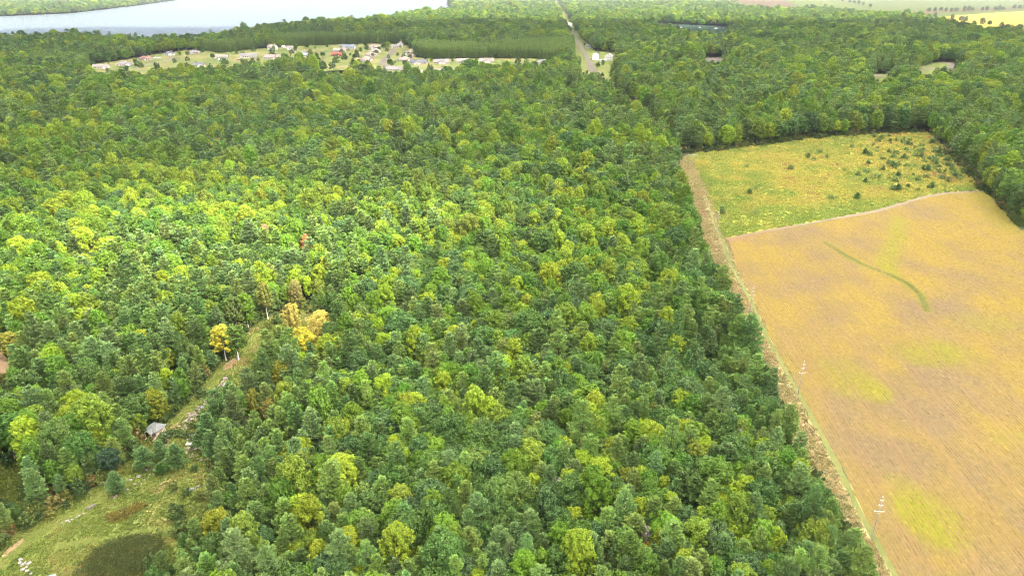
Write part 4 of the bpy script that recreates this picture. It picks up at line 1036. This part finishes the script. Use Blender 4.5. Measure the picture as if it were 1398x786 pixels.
for lst, (s0, s1), mt, lab, grp in (
    ([(-94.5,151.7),(-94.5,149.6),(-95.0,147.6),(-95.1,146.1),(-98.6,147.6),(-96.8,145.9),(-96.4,151.7),(-94.4,153.2),(-97.6,143.9),(-97.1,149.0),(-95.9,154.5)], (.35, .75), M_rockB, "pale stone lying in the grass below the young pines", "stones of the clearing"),
    ([(-109.4,119.4),(-108.4,118.6),(-108.3,119.2),(-107.1,118.2),(-107.5,117.5),(-106.2,117.1),(-105.0,116.3),(-109.8,120.3),(-108.2,119.6),(-107.3,119.2)], (.4, .8), M_rockB, "pale stone in the curved rock pile beside the blue canopy", "stones of the curved pile"),
    ([(-107.1,131.8),(-106.7,132.6),(-105.7,132.3),(-105.4,133.1),(-104.9,133.8),(-104.5,134.3),(-104.0,135.1),(-106.3,132.8)], (.28, .5), M_rockB, "whitish stone in the line along the mown path", "stones of the line"),
    ([(-100.2,141.1),(-99.2,140.6),(-99.3,141.4)], (.4, .6), M_rockA, "pinkish stone of the small heap beside the lone young pine", "stones of the pink heap"),
    ([(-105.4,146.1),(-104.8,146.7)], (.6, .9), M_rockB, "large white stone at the wood's edge by the young pine", "white stones"),
    ([(-103.7,137.1),(-103.1,137.9)], (.6, .9), M_rockC, "dark grey boulder at the head of the stone line", "grey boulders"),
    ([(-81.2,143.9),(-80.5,144.4),(-80.0,145.0),(-81.6,142.2)], (.5, .9), M_rockC, "dark rubble lump below the pines in the clearing", "dark rubble"),
    ([(-83.5,155.7),(-82.5,156.0),(-98.4,166.6),(-96.7,164.5),(-98.0,162.9),(-96.0,162.2)], (.4, .7), M_rockA, "tan boulder beside the hut or the pool", "boulders by the hut"),
    ([(-92.4,167.7),(-91.1,164.9),(-89.5,167.7),(-87.9,164.2),(-89.2,160.9),(-86.8,160.5)], (.45, .8), M_rockA, "boulder on the rim of the blue garden pool", "boulders round the pool")):
    for xy in lst: rock(xy, rl.uniform(s0, s1)*.75, mt, lab, grp)
sheet("pool_water", [(-92.1,168.4), (-90.6,168.7), (-89.2,166.3), (-88.2,163.5), (-90.1,163.4), (-91.4,165.9)], 0.05, M_pool, 1, .08)
sheet("lower_pool_water", [(-89.6,162.0), (-87.8,162.4), (-87.1,160.7), (-88.8,160.4)], 0.05, M_pool, 1, .05)
M_wood = plain((0.42, 0.34, 0.26), 0.8, "bridge planks", var=0.25)
c = (-88.8,162.7); root = empty("footbridge", (c[0], c[1], 0), R(4))
MB().box(-1.7, 1.7, -.42, -.3, .1, .28).build("beam", M_wood, root); MB().box(-1.7, 1.7, .3, .42, .1, .28).build("beam", M_wood, root)
pm = MB().box(-.12, .12, -.5, .5, .283, .34).mesh("plank", M_wood)
for k in range(13):
    o = link(bpy.data.objects.new("plank", pm), root); o.location = (-1.62 + k*.27, 0, 0)
tag(root, "small pale plank footbridge across the blue garden pool", "footbridge")
sheet("mown_path", ribbon(mown, 1.9), 0.014, M_mown, 2, .25)
sheet("green_mown_strip", ribbon(mown2, 1.1), 0.018, M_mown, 2, .25)
sheet("upper_mown_path", ribbon(upper, [1.4, 1.6, 1.8, 1.5, 1.8, 1.6]), 0.014, M_mown, 2, .25)
sheet("bare_path", ribbon([(-114.7,121.6), (-114.1,123.4), (-113.5,125.2), (-113.1,126.6)], [.6, .8, .8, .4]), 0.022, M_sand, 1.2, .15)
sheet("bare_patch", [(-98.8,171.2), (-97.2,173.4), (-94.9,171.9), (-93.9,167.7), (-95.4,166.3), (-97.7,167.7)], 0.024, M_sand, 1.2, .3)
sheet("bare_patch_upper", [(-96.6,206.8), (-94.0,211.3), (-89.8,212.3), (-89.7,208.3), (-92.5,204.4), (-94.9,203.0)], 0.024, M_sand, 1.2, .3)
sheet("bare_patch_top", [(-99.2,229.0), (-95.9,234.2), (-93.1,236.6), (-91.5,233.0), (-94.8,228.4), (-97.3,225.0)], 0.024, M_sand, 1.2, .3)
sheet("bare_patch_glade", [(-81.9,245.3), (-77.8,247.9), (-72.9,245.3), (-74.8,236.6), (-80.2,239.0)], 0.024, M_sand, 1.2, .3)
sheet("bare_patch_low", [(-91.8,143.9), (-89.2,147.6), (-88.2,150.5), (-87.0,146.1), (-89.1,141.7)], 0.024, M_sand, 1.2, .3)

def hip(mb, x0, x1, y0, y1, z0, z1, ridge=0.0, ov=0.0, th=0.12):
    x0 -= ov; x1 += ov; y0 -= ov; y1 += ov; cx, cy_ = (x0+x1)/2, (y0+y1)/2
    vs = [(x0,y0,z0),(x1,y0,z0),(x1,y1,z0),(x0,y1,z0),(cx-ridge,cy_,z1),(cx+ridge,cy_,z1),(x0,y0,z0-th),(x1,y0,z0-th),(x1,y1,z0-th),(x0,y1,z0-th)]
    return mb.add(vs, [(0,1,5,4),(1,2,5),(2,3,4,5),(3,0,4),(6,7,1,0),(7,8,2,1),(8,9,3,2),(9,6,0,3),(9,8,7,6)])
def gable(mb, x0, x1, y0, y1, z0, z1, ov=0.4, th=0.15, axis='x'):
    """two roof slabs, ridge along the axis"""
    def T(a, b_, z): return (a, b_, z) if axis == 'x' else (b_, a, z)
    if axis == 'x': a0, a1, b0, b1 = x0-ov, x1+ov, y0, y1
    else: a0, a1, b0, b1 = y0-ov, y1+ov, x0, x1
    bc = (b0+b1)/2; sl = (z1-z0)/(bc-b0)
    for e in (-1, 1):
        be = bc + e*((b1-b0)/2 + ov); ze = z0 - sl*ov
        vs = [T(a0,be,ze),T(a1,be,ze),T(a1,bc,z1),T(a0,bc,z1),T(a0,be,ze+th),T(a1,be,ze+th),T(a1,bc,z1+th),T(a0,bc,z1+th)]
        mb.add(vs, [(0,1,2,3),(7,6,5,4),(0,4,5,1),(1,5,6,2),(2,6,7,3),(3,7,4,0)])
    return mb
def gable_walls(mb, x0, x1, y0, y1, h, hr, axis='x'):
    mb.add([(x0,y0,0),(x1,y0,0),(x1,y1,0),(x0,y1,0),(x0,y0,h),(x1,y0,h),(x1,y1,h),(x0,y1,h)], [(0,1,5,4),(1,2,6,5),(2,3,7,6),(3,0,4,7)])
    if axis == 'x':
        yc = (y0+y1)/2; mb.add([(x0,y0,h),(x0,y1,h),(x0,yc,hr),(x1,y0,h),(x1,y1,h),(x1,yc,hr)], [(0,2,1),(3,4,5)])
    else:
        xc = (x0+x1)/2; mb.add([(x0,y0,h),(x1,y0,h),(xc,y0,hr),(x0,y1,h),(x1,y1,h),(xc,y1,hr)], [(0,1,2),(3,5,4)])
    return mb

M_glass = plain((0.05, 0.07, 0.09), 0.1, "window glass", var=0.1)
M_white = plain((0.45, 0.44, 0.43), 0.6, "white siding", scale=0.8, var=0.06)
M_trim = plain((0.5, 0.5, 0.49), 0.5, "white trim", var=0.04)
M_doorc = plain((0.25, 0.12, 0.08), 0.6, "painted door", var=0.1)
def window(parent, x, y, z, w=1.3, h=1.2, axis='y', s=-1):
    if axis == 'y':
        f = MB().box(x-w/2-.1, x+w/2+.1, y+(s*.06 if s < 0 else 0), y+(0 if s < 0 else s*.06), z-.1, z+h+.1).build("window", M_trim, parent)
        MB().box(x-w/2, x+w/2, y+s*.09 if s < 0 else y+.063, y-.063 if s < 0 else y+s*.09, z, z+h).build("pane", M_glass, f)
    else:
        f = MB().box(x+(s*.06 if s < 0 else 0), x+(0 if s < 0 else s*.06), y-w/2-.1, y+w/2+.1, z-.1, z+h+.1).build("window", M_trim, parent)
        MB().box(x+s*.09 if s < 0 else x+.063, x-.063 if s < 0 else x+s*.09, y-w/2, y+w/2, z, z+h).build("pane", M_glass, f)

# hut by the stream
M_log = plain((0.42, 0.33, 0.25), 0.85, "log wall", scale=2, var=0.25)
M_hutroof = plain((0.080, 0.088, 0.082), 0.6, "grey-green shingles", scale=4, var=0.2)
c = (-100.8,166.3); root = empty("garden_hut", (c[0], c[1] + 1.2, 0), R(-18))
for k in range(9):
    for y0 in (-1.5, 1.42): MB().tube([(-1.75, y0, .14 + k*.25), (1.75, y0, .14 + k*.25)], .13, 6).build("log", M_log, root)
    for x0 in (-1.66, 1.66): MB().tube([(x0, -1.62, .26 + k*.25), (x0, 1.55, .26 + k*.25)], .125, 6).build("log", M_log, root)
MB().box(-.45, .45, -1.70, -1.64, 0.1, 2.0).build("door", M_doorc, root)
window(root, 1.1, -1.64, 1.0, .7, .7)
rf = hip(MB(), -1.9, 1.9, -1.9, 1.7, 2.45, 3.9, .5, .35).build("roof", M_hutroof, root)
gable(MB(), -1.1, 1.1, -3.0, -1.6, 2.3, 2.95, .2, .1, 'y').build("porch_roof", M_hutroof, root)
for sx in (-1, 1): MB().tube([(sx*1.05, -2.9, 0), (sx*1.05, -2.9, 2.2)], .09, 6).build("porch_post", M_log, root)
MB().box(-1.4, 1.4, -3.2, -1.75, .03, .2).build("porch_floor", M_wood, root)
tag(root, "small log hut with grey-green roof beside the stony stream", "hut")

# dark shed among the yellow trees, and the blue canopy at the bottom edge
M_shed = plain((0.075, 0.11, 0.14), 0.35, "blue-grey metal roof", scale=2, var=0.2)
c = (-72.2,206.4); root = empty("small_shed", (c[0], c[1], 0), R(25))
MB().add([(-1.4,-1.3,0),(1.4,-1.3,0),(1.4,1.3,0),(-1.4,1.3,0),(-1.4,-1.3,1.9),(1.4,-1.3,1.9),(1.4,1.3,1.9),(-1.4,1.3,1.9)], [(0,1,5,4),(1,2,6,5),(2,3,7,6),(3,0,4,7)]).build("wall", plain((.14, .13, .12), .8, "dark boards"), root)
v_, f_ = [], []
for k in range(9):
    a = math.pi*k/8; v_ += [(-1.6, -1.5*math.cos(a), 1.85 + 1.0*math.sin(a)), (1.6, -1.5*math.cos(a), 1.85 + 1.0*math.sin(a))]
for k in range(8): f_.append((2*k, 2*k+1, 2*k+3, 2*k+2))
f_ += [tuple(range(0, 18, 2)), tuple(range(17, 0, -2))]
MB().add(v_, f_).build("roof", M_shed, root)
MB().box(-.4, .4, -1.36, -1.31, .05, 1.75).build("door", M_doorc, root)
tag(root, "small shed with curved dark blue-grey roof among yellow trees", "shed")
M_blue = plain((0.12, 0.33, 0.50), 0.5, "light blue tarp", scale=2, var=0.12)
c = (-98.8,112.2); root = empty("blue_canopy", (c[0], c[1], 0), R(20))
hip(MB(), -1.5, 1.5, -1.5, 1.5, 2.1, 3.0, .05, .1, .25).build("canopy_top", M_blue, root)
for sx in (-1, 1):
    for sy in (-1, 1): MB().tube([(sx*1.42, sy*1.42, 0), (sx*1.42, sy*1.42, 2.0)], .04, 6).build("leg", M_trim, root)
tag(root, "light blue pop-up canopy at the bottom edge beside the rock pile", "canopy")

# ------------------------------------------------------------------ houses
RC = {"grey": (0.122, 0.118, 0.115), "tan": (0.162, 0.142, 0.122), "pink": (0.174, 0.138, 0.118), "brown": (0.134, 0.077, 0.061), "blue": (0.085, 0.106, 0.122), "slate": (0.069, 0.077, 0.085), "white": (0.268, 0.268, 0.264), "red": (0.171, 0.041, 0.029), "green": (0.069, 0.101, 0.097)}
WC = {"white": (0.360, 0.354, 0.341), "cream": (0.295, 0.267, 0.226), "tan": (0.222, 0.180, 0.138), "pink": (0.254, 0.203, 0.170), "red": (0.207, 0.042, 0.032), "grey": (0.207, 0.207, 0.203)}
def house(xy, w, d, h, rot, rc, wc, label, style="gable", wing=None, garage=True, cat="house", rise=0.62, name="house"):
    w *= 0.9; h = h*0.82 if h < 4 else h
    root = empty(name, (xy[0], xy[1] + d*0.5, 0), R(rot))
    rm = plain(RC[rc], 0.8, rc + " shingles", scale=1.2, var=0.14); wm = plain(WC[wc], 0.7, wc + " siding", scale=.8, var=.06)
    x0, x1, y0, y1 = -w/2, w/2, -d/2, d/2; hr = h + d*0.5*rise
    if style == "hip":
        MB().add([(x0,y0,0),(x1,y0,0),(x1,y1,0),(x0,y1,0),(x0,y0,h),(x1,y0,h),(x1,y1,h),(x0,y1,h)], [(0,1,5,4),(1,2,6,5),(2,3,7,6),(3,0,4,7)]).build("wall", wm, root)
        rf = hip(MB(), x0, x1, y0, y1, h, hr, max(.3, (w-d)*.5), .5, .2).build("roof", rm, root)
    elif style == "front":       # ridge runs from front to back, gable faces the camera
        hr = h + w*0.5*rise
        gable_walls(MB(), x0, x1, y0, y1, h, hr, 'y').build("wall", wm, root); rf = gable(MB(), x0, x1, y0, y1, h, hr, .45, .16, 'y').build("roof", rm, root)
    else:
        gable_walls(MB(), x0, x1, y0, y1, h, hr).build("wall", wm, root); rf = gable(MB(), x0, x1, y0, y1, h, hr, .5, .16).build("roof", rm, root)
    if cat == "house":
        MB().box(w*.22, w*.22+.7, d*.1, d*.1+.7, h+.3, hr+.9).build("chimney", plain((.3, .16, .12), .9, "brick chimney"), rf)
    fy = y0
    if wing:
        wx, ww, wd = wing; a0, a1 = wx-ww/2, wx+ww/2; wh = h + ww*.5*rise*.95
        gable_walls(MB(), a0, a1, y0-wd, y0+.02, h-.02, wh, 'y').build("front_wing", wm, root)
        gable(MB(), a0, a1, y0-wd, y0+d*.35, h-.02, wh, .4, .15, 'y').build("wing_roof", rm, root)
        if garage:
            for q in ((-.25, .25) if ww > 7 else (0,)):
                MB().box(wx+q*ww-1.3, wx+q*ww+1.3, y0-wd-.06, y0-wd-.004, .05, 2.2).build("garage_door", M_trim, root)
        spots = [x for x in np.arange(x0+1.6, x1-1, 3.2) if not (a0-1 < x < a1+1)]
    else:
        spots = list(np.arange(x0+1.6, x1-1, 3.2))
        if garage and len(spots) > 2:
            gx = spots.pop(0); MB().box(gx-1.3, gx+1.5, y0-.06, y0-.004, .05, 2.2).build("garage_door", M_trim, root)
    if len(spots) > 1 and cat == "house":
        dx = spots.pop(len(spots)//2); MB().box(dx-.5, dx+.5, y0-.06, y0-.004, .05, 2.15).build("door", M_doorc, root)
    for x in spots:
        window(root, x, y0-.004, .95)
        if h > 4.5: window(root, x, y0-.004, 3.5)
    window(root, x1+.004, 0, .95, 1.3, 1.2, 'x', 1); window(root, x0-.004, 0, .95, 1.3, 1.2, 'x', -1)
    tag(root, label, cat, "houses by the lake" if cat == "house" else None)
    return root
house((-556.6,996.3), 22, 9, 3, 6, "tan", "white", "long white ranch house with tan roof at the western end", wing=(6, 6, 2))
house((-541.2,1028.8), 20, 10, 3, 14, "grey", "white", "white house with pale grey hip roof, second from the western end", "hip", (6, 6.5, 3))
house((-543.3,1095.7), 20, 10, 3, -8, "brown", "pink", "low house with brown-red roof at the wood's edge", "hip", (4, 7, 3))
house((-536.3,1160.7), 15, 10, 3.4, 10, "slate", "white", "white house with slate blue roof at the sandy driveway's head", "hip", (3, 7, 3))
house((-507.4,1182.3), 19, 10, 3, 5, "grey", "cream", "grey hip roofed house against the dark conifers", "hip", (-4, 6, 2))
house((-430.6,1012.3), 16, 10, 3.2, 12, "slate", "white", "white house with steep front gable below the dry yards", wing=(3, 7.5, 3.5))
house((-439.8,1119.9), 21, 9, 3, 8, "tan", "tan", "long beige roofed house behind a white garage")
house((-421.6,1077.1), 12, 8, 2.8, 8, "white", "white", "white double garage in front of the beige roofed house", wing=(2.5, 6, 2), cat="garage", name="garage")
house((-402.0,1091.0), 6, 5, 2.5, 0, "pink", "tan", "tiny tan shed beside the long grey roof", cat="shed", garage=False, name="shed")
house((-402.3,1129.8), 27, 11, 3, 16, "grey", "white", "house with very long grey roof set at an angle", garage=True)
house((-399.4,1239.5), 15, 11, 5.2, -6, "tan", "white", "two storey white house with pale roof by the conifer block", "gable")
house((-390.8,1276.5), 6, 5, 3, 0, "white", "white", "tiny white shed at the wood's edge", cat="shed", garage=False, name="shed")
house((-373.6,1251.6), 11, 9, 3.4, 12, "tan", "white", "small pale house half hidden by a round tree")
house((-359.4,1110.1), 26, 11, 3, -4, "pink", "cream", "long low house with pinkish roof and cream front gable", wing=(7, 8, 3))
house((-327.6,1150.3), 18, 10, 3.4, 10, "blue", "white", "white house with pointed blue-grey gable", wing=(-3, 6, 3), rise=.7)
house((-317.2,1145.1), 10, 6, 2.6, 0, "white", "white", "low white outbuilding beside the pointed gable house", cat="garage", name="garage")
house((-280.9,1210.2), 22, 11, 3.2, 4, "pink", "pink", "beige house with pinkish roof in front of the blue roofs", wing=(6, 7, 3))
house((-279.2,1264.0), 28, 12, 3.6, -5, "blue", "white", "wide house with blue-green roof against the conifers", wing=(-4, 7, 3))
house((-272.1,1150.3), 17, 9, 3, 3, "red", "red", "red roofed barn on the dry lawn", wing=(3, 6, 2), cat="barn", name="barn")
house((-233.3,1264.0), 24, 12, 3.4, 0, "pink", "pink", "beige house with broad hip roof at the street's upper end", "hip", (-3, 7, 3))
house((-221.5,1204.5), 16, 12, 3, 55, "tan", "cream", "beige row house at the upper end of the west row", "hip")
house((-218.8,1150.3), 17, 12, 3, 55, "tan", "cream", "beige row house in the middle of the west row", "hip")
house((-213.8,1081.7), 18, 12, 3, 55, "pink", "cream", "beige row house at the lower end of the west row", "hip", (3, 6, 2))
house((-200.4,1276.5), 14, 9, 3, 0, "grey", "cream", "low cream wing of the farmhouse at the street's end")
house((-193.5,1289.3), 10, 9, 5.6, 0, "tan", "white", "tall white farmhouse with steep gable at the street's end", "front", rise=.8)
house((-161.8,1182.3), 18, 12, 3, 50, "pink", "pink", "pinkish row house at the upper end of the east row", "hip")
house((-159.4,1129.8), 19, 12, 3, 50, "pink", "pink", "pinkish row house in the middle of the east row", "hip")
house((-157.2,1081.7), 19, 12, 3, 50, "pink", "pink", "pinkish row house at the lower end of the east row", "hip", (2, 6, 2))
house((-132.5,1045.9), 26, 11, 3, 0, "slate", "cream", "first duplex with slate roof and white front gable", wing=(-1, 10, 5))
house((-99.8,1050.3), 24, 11, 3, 0, "grey", "cream", "second duplex with grey roof and white front gable", wing=(1, 10, 5))
house((-69.2,1059.1), 24, 11, 3, 0, "tan", "cream", "third duplex with tan roof and pale front gable", wing=(1, 10, 5))
house((-36.8,1063.5), 22, 11, 3, 0, "tan", "cream", "fourth duplex with tan roof beside the conifer block", wing=(1, 9, 4))
house((-156.6,973.1), 24, 9, 3, 2, "grey", "cream", "long roof half hidden by trees at the street mouth", garage=False)
house((-123.1,936.6), 22, 9, 3, 0, "tan", "cream", "low roof showing through treetops below the first duplex")
house((-92.7,950.9), 18, 9, 3, 0, "pink", "white", "white gable ends among treetops below the second duplex", wing=(0, 7, 3))
house((-20.2,1289.3), 13, 9, 3.4, 0, "tan", "white", "small pale house between the two conifer blocks", wing=(1, 6, 2))
house((43.5,1045.9), 20, 11, 3.2, 8, "grey", "white", "white house with grey hip roof in front of the eastern conifer block", "hip", (5, 7, 4))
house((132.0,1077.1), 10, 4, 2.4, 10, "white", "white", "long white trailer between the driveway and the sheds", cat="trailer", garage=False, name="trailer")
house((143.4,1091.0), 12.5, 14, 6.0, -12, "white", "white", "white metal barn with pitched pale roof east of the arched shed", "front", cat="barn", name="barn", rise=.5)
house((130.3,1276.5), 9, 8, 3, 0, "slate", "grey", "small dark garage at the cross road's end", cat="garage", name="garage")
house((138.6,1809.4), 11, 9, 4, 0, "white", "white", "small white house beside the far rural road")
house((141.3,2001.5), 9, 8, 4, 0, "white", "white", "white house farthest up the rural road", "front")
house((686.8,1860.5), 16, 10, 4, 0, "white", "white", "white building alone in the far eastern woods", cat="barn", name="barn")
house((697.0,1834.6), 8, 8, 3.5, 0, "grey", "white", "small white shed beside the white building in the eastern woods", cat="shed", name="shed")
house((535.6,1216.0), 24, 12, 4, 8, "grey", "grey", "grey roofed house deep in the eastern woods")
house((610.4,1081.7), 8, 7, 4, 0, "pink", "tan", "small beige house above the side road")
house((533.0,1012.3), 7, 5, 3, 0, "white", "white", "small white camper beside the side road", cat="camper", garage=False, name="camper")
house((-1585.2,2635.4), 22, 14, 6, 0, "white", "white", "white lakeside cottage in the middle of the far shore")
house((-1586.2,2922.2), 22, 14, 6, 0, "white", "white", "white lakeside cottage farthest along the far shore")
house((-1527.0,2276.1), 18, 14, 6, 0, "white", "white", "white lakeside cottage at the picture's western edge")
house((-617.3,947.3), 12, 8, 3.5, 0, "tan", "white", "pale roof peeping from trees west of the ranch houses")
house((-544.1,1314.5), 14, 9, 6, 0, "tan", "white", "pale roof by the lake above the dark conifers")

# low shrubs in the yards
yx, yy = fill(YARDS, 1500)
kx = 0
for x_, y_ in zip(yx, yy):
    if kx >= 95: break
    if any(math.hypot(x_ - h_.location.x, y_ - h_.location.y) < 15 for h_ in C.objects if h_.name.startswith(("house", "barn", "garage"))): continue
    s_ = random.uniform(1.3, 4.2); kx += 1
    o = place_tree("bush", kx % 3, x_, y_, kx, s_, s_*random.uniform(.9, 1.3), random.choice([(0.06, 0.11, 0.03), (0.09, 0.14, 0.03), (0.05, 0.09, 0.035)]), "%s shrub on the far lawns %s" % ("low" if s_ < 1.9 else "mid-sized" if s_ < 2.6 else "tall rounded", "round the western ranch houses" if x_ < -470 else "round the long grey roof" if x_ < -360 else "near the red roofed barn" if x_ < -230 else "between the two house rows" if x_ < -140 else "along the duplex row"), "shrub", "shrubs of the far lawns")
    o.name = "yard_shrub"

# arched white shed
c = (124.5,1095.7); root = empty("arched_shed", (c[0], c[1] + 9, 0), R(-6)); r_ = 5.0
prof = [(-r_, 0), (-r_, 4.2)] + [(r_*math.cos(math.pi - math.pi*k/12), 3.8 + 4.6*math.sin(math.pi*k/12)) for k in range(1, 12)] + [(r_, 4.2), (r_, 0)]
n_ = len(prof)
MB().add([(x, y, z) for y in (-9, 9) for x, z in prof], [(k, k+1, n_+k+1, n_+k) for k in range(n_-1)]).build("roof", plain((.40, .40, .40), .5, "white sheet metal", var=.05), root)
MB().add([(x*.995, -8.9, z*.995) for x, z in prof], [tuple(range(n_))]).build("front_wall", M_white, root)
MB().add([(x*.995, 8.9, z*.995) for x, z in prof], [tuple(range(n_))[::-1]]).build("back_wall", M_white, root)
MB().box(-2.2, 2.2, -9.05, -8.93, .02, 3.9).build("door", plain((.6, .6, .6), .5, "sliding door"), root)
tag(root, "big white shed with arched front beside the rural road", "shed")

# streets and drives
for nm, pts_, w_, mt in (("gravel_street", [(-165.4,1004.2), (-182.2,1045.9), (-188.2,1081.7), (-191.6,1150.3), (-194.3,1227.7), (-204.7,1264.0)], 4.5, M_gravel),
        ("west_street", [(-507.3,988.4), (-513.4,1054.6), (-507.9,1077.1), (-507.4,1110.1), (-496.2,1119.9)], 2.6, M_road), ("sandy_drive", [(-507.4,1110.1), (-520.4,1134.9), (-531.7,1150.3)], 3.5, M_lane),
        ("middle_street", [(-344.9,1171.4), (-332.0,1187.8), (-316.3,1204.5), (-296.3,1210.2)], 3.5, M_gravel), ("lawn_drive", [(-4.1,1033.1), (13.6,1054.6), (30.4,1059.1), (40.1,1037.3)], 4.0, M_gravel),
        ("shed_drive", [(104.6,965.6), (106.4,1012.3), (108.3,1041.6), (116.8,1063.5), (127.3,1063.5)], 3.5, M_gravel), ("cross_street", [(98.2,1233.6), (114.5,1239.5), (127.9,1239.5)], 5.0, M_gravel),
        ("junction", [(101.0,958.2), (106.5,947.3), (114.6,943.7)], 6.0, M_road), ("row_drive", [(-211.4,1063.5), (-215.1,1129.8), (-217.6,1182.3), (-222.0,1227.7)], 5.0, M_gravel), ("east_row_drive", [(-164.6,1081.7), (-167.2,1129.8), (-169.9,1182.3)], 5.0, M_gravel)):
    sheet(nm, ribbon(pts_, w_), 0.16 + 0.01*len(nm), mt, 6, .3)

# cars and boats
M_tyre = plain((.02, .02, .02), .8, "tyre")
def car(xy, rz, col, label):
    root = empty("parked_car", (xy[0], xy[1], 0.2), R(rz)); pm_ = plain(col, .3, "car paint", var=.03)
    b_ = MB(); pr = [(-2.2, .35), (-2.25, .8), (-1.5, .95), (1.3, 1.0), (2.2, .85), (2.25, .35)]
    b_.add([(x, s*.88, z) for s in (-1, 1) for x, z in pr], [tuple(range(6))[::-1], tuple(range(6, 12))] + [(k, (k+1) % 6, 6+(k+1) % 6, 6+k) for k in range(6)]); b_.build("body", pm_, root)
    b_ = MB(); pr = [(-1.2, .96), (-.7, 1.5), (.9, 1.5), (1.6, .97)]
    b_.add([(x, s*(.8 if z < 1.2 else .66), z) for s in (-1, 1) for x, z in pr], [(3,2,1,0), (4,5,6,7)] + [(k, k+1, 5+k, 4+k) for k in range(3)]); b_.build("cabin", M_glass, root)
    MB().box(-.68, .88, -.64, .64, 1.49, 1.55).build("roof", pm_, root)
    for x in (-1.35, 1.4):
        for s in (-.8, .8): MB().tube([(x, s-.1, .33), (x, s+.1, .33)], .33, 10).build("wheel", M_tyre, root)
    tag(root, label, "car", "cars parked by the houses")
car((-532.6,1119.9), 10, (.75, .75, .75), "white car parked on the lawn west of the slate roofed house")
car((-540.4,1124.8), 10, (.7, .7, .72), "pale car parked beside the brown roofed house")
car((36.4,1020.5), 60, (.7, .7, .7), "pale car on the drive of the hip roofed house")
car((-411.3,996.3), 20, (.5, .52, .55), "grey car beside the steep gabled white house")
car((118.2,1119.9), 90, (.75, .75, .75), "white car at the roadside near the arched shed")
car((-95.4,1012.3), 0, (.2, .2, .22), "dark car in front of the second duplex")
car((-128.0,1008.2), 0, (.18, .2, .24), "dark car in front of the first duplex")
M_deck = plain((.35, .34, .31), .6, "boat deck", var=.06); M_can = plain((.4, .4, .38), .6, "boat canopy", var=.05)
for k, (xy, lab) in enumerate([((350.3,1797.0), "pontoon boat moored at the west end of the pond"), ((372.2,1784.9), "second pontoon boat from the west on the pond's far shore"), ((394.7,1760.9), "white pontoon boat in the middle of the pond's far shore"), ((432.9,1742.3), "pontoon boat left of the orange shore tree"), ((463.0,1714.9), "easternmost pontoon boat on the pond")]):
    root = empty("pontoon_boat", (xy[0], xy[1], .15), R(k*37))
    for s in (-1, 1): MB().tube([(-4.2, s*1.1, .3), (3.4, s*1.1, .3), (4.4, s*1.1, .55)], [.35, .35, .1], 8).build("pontoon", M_ins, root)
    MB().box(-4.2, 4.0, -1.6, 1.6, .66, .8).build("deck", M_deck, root)
    for s in (-1, 1): MB().box(-4.0, 3.8, s*1.5-.04, s*1.5+.04, .81, 1.6).build("side_panel", M_can, root)
    gable(MB(), -3, 1.5, -1.5, 1.5, 2.9, 3.2, .2, .08).build("canopy", M_can, root)
    for x in (-2.8, 1.3):
        for s in (-1, 1): MB().tube([(x, s*1.4, .8), (x, s*1.4, 2.9)], .04, 5).build("canopy_post", M_trim, root)
    tag(root, lab, "boat", "boats on the pond")

# ------------------------------------------------------------------ broken cloud overhead: its gap lets the sun fall on part of the woods
m, nt, b = new_mat("thin cloud"); N, L = nt.nodes, nt.links
tr = N.new("ShaderNodeBsdfTransparent"); tl = N.new("ShaderNodeBsdfTranslucent"); tl.inputs[0].default_value = (.95, .95, .95, 1)
ms = N.new("ShaderNodeMixShader"); ms.inputs[0].default_value = CLOUD_DENS
L.new(tr.outputs[0], ms.inputs[1]); L.new(tl.outputs[0], ms.inputs[2]); L.new(ms.outputs[0], N["Material Output"].inputs[0])
M_cloud = m
def cloud_mesh(seed):
    bm = bmesh.new(); bmesh.ops.create_icosphere(bm, subdivisions=3, radius=1.0)
    for v in bm.verts:
        q = mnoise.fractal(v.co*1.6 + Vector((seed*9.7, 0, 0)), 1.0, 2.0, 4)*0.28
        v.co = v.co*(1+q); v.co.z = v.co.z*(0.30 if v.co.z > 0 else 0.10)
    me = bpy.data.meshes.new("cloud"); bm.to_mesh(me); bm.free(); me.materials.append(M_cloud); return me
CL = [cloud_mesh(k) for k in range(4)]
CZ = 480.0
cx0, cy0 = sun_vec.x/sun_vec.z*(CZ-14), sun_vec.y/sun_vec.z*(CZ-14)
rc = random.Random(12)
for iy in range(-3, 18):
    for ix in range(-11, 14):
        gx = ix*95 + rc.uniform(-14, 14); gy = iy*95 + 60 + rc.uniform(-14, 14)      # where on the ground its shade falls
        hx_, hy_ = (gx + 106)/(50+82), (gy - 298)/(36+82)
        if hx_*hx_ + hy_*hy_ < 1: continue
        o = link(bpy.data.objects.new("cloud", CL[rc.randrange(4)])); o.location = (gx + cx0, gy + cy0, CZ + rc.uniform(-8, 40))
        s = rc.uniform(80, 94); o.scale = (s, s, 60); o.rotation_euler = (0, 0, rc.uniform(0, 6.28)); o["kind"] = "structure"

# ------------------------------------------------------------------ summer haze
if HAZE > 0:
    hz = MB().box(-9000, 9000, -1500, 9500, -1.0, CAM_H + 6).build("haze", bpy.data.materials.new("haze"))
    hm = hz.data.materials[0]; hm.use_nodes = True; hm.node_tree.nodes.clear()
    ho = hm.node_tree.nodes.new("ShaderNodeOutputMaterial"); hv = hm.node_tree.nodes.new("ShaderNodeVolumePrincipled")
    hv.inputs["Color"].default_value = (0.86, 0.92, 0.98, 1); hv.inputs["Density"].default_value = HAZE; hv.inputs["Anisotropy"].default_value = 0.2
    hm.node_tree.links.new(hv.outputs[0], ho.inputs["Volume"])
    tag(hz, "thin pale summer haze over the whole landscape", "haze", None, "stuff")
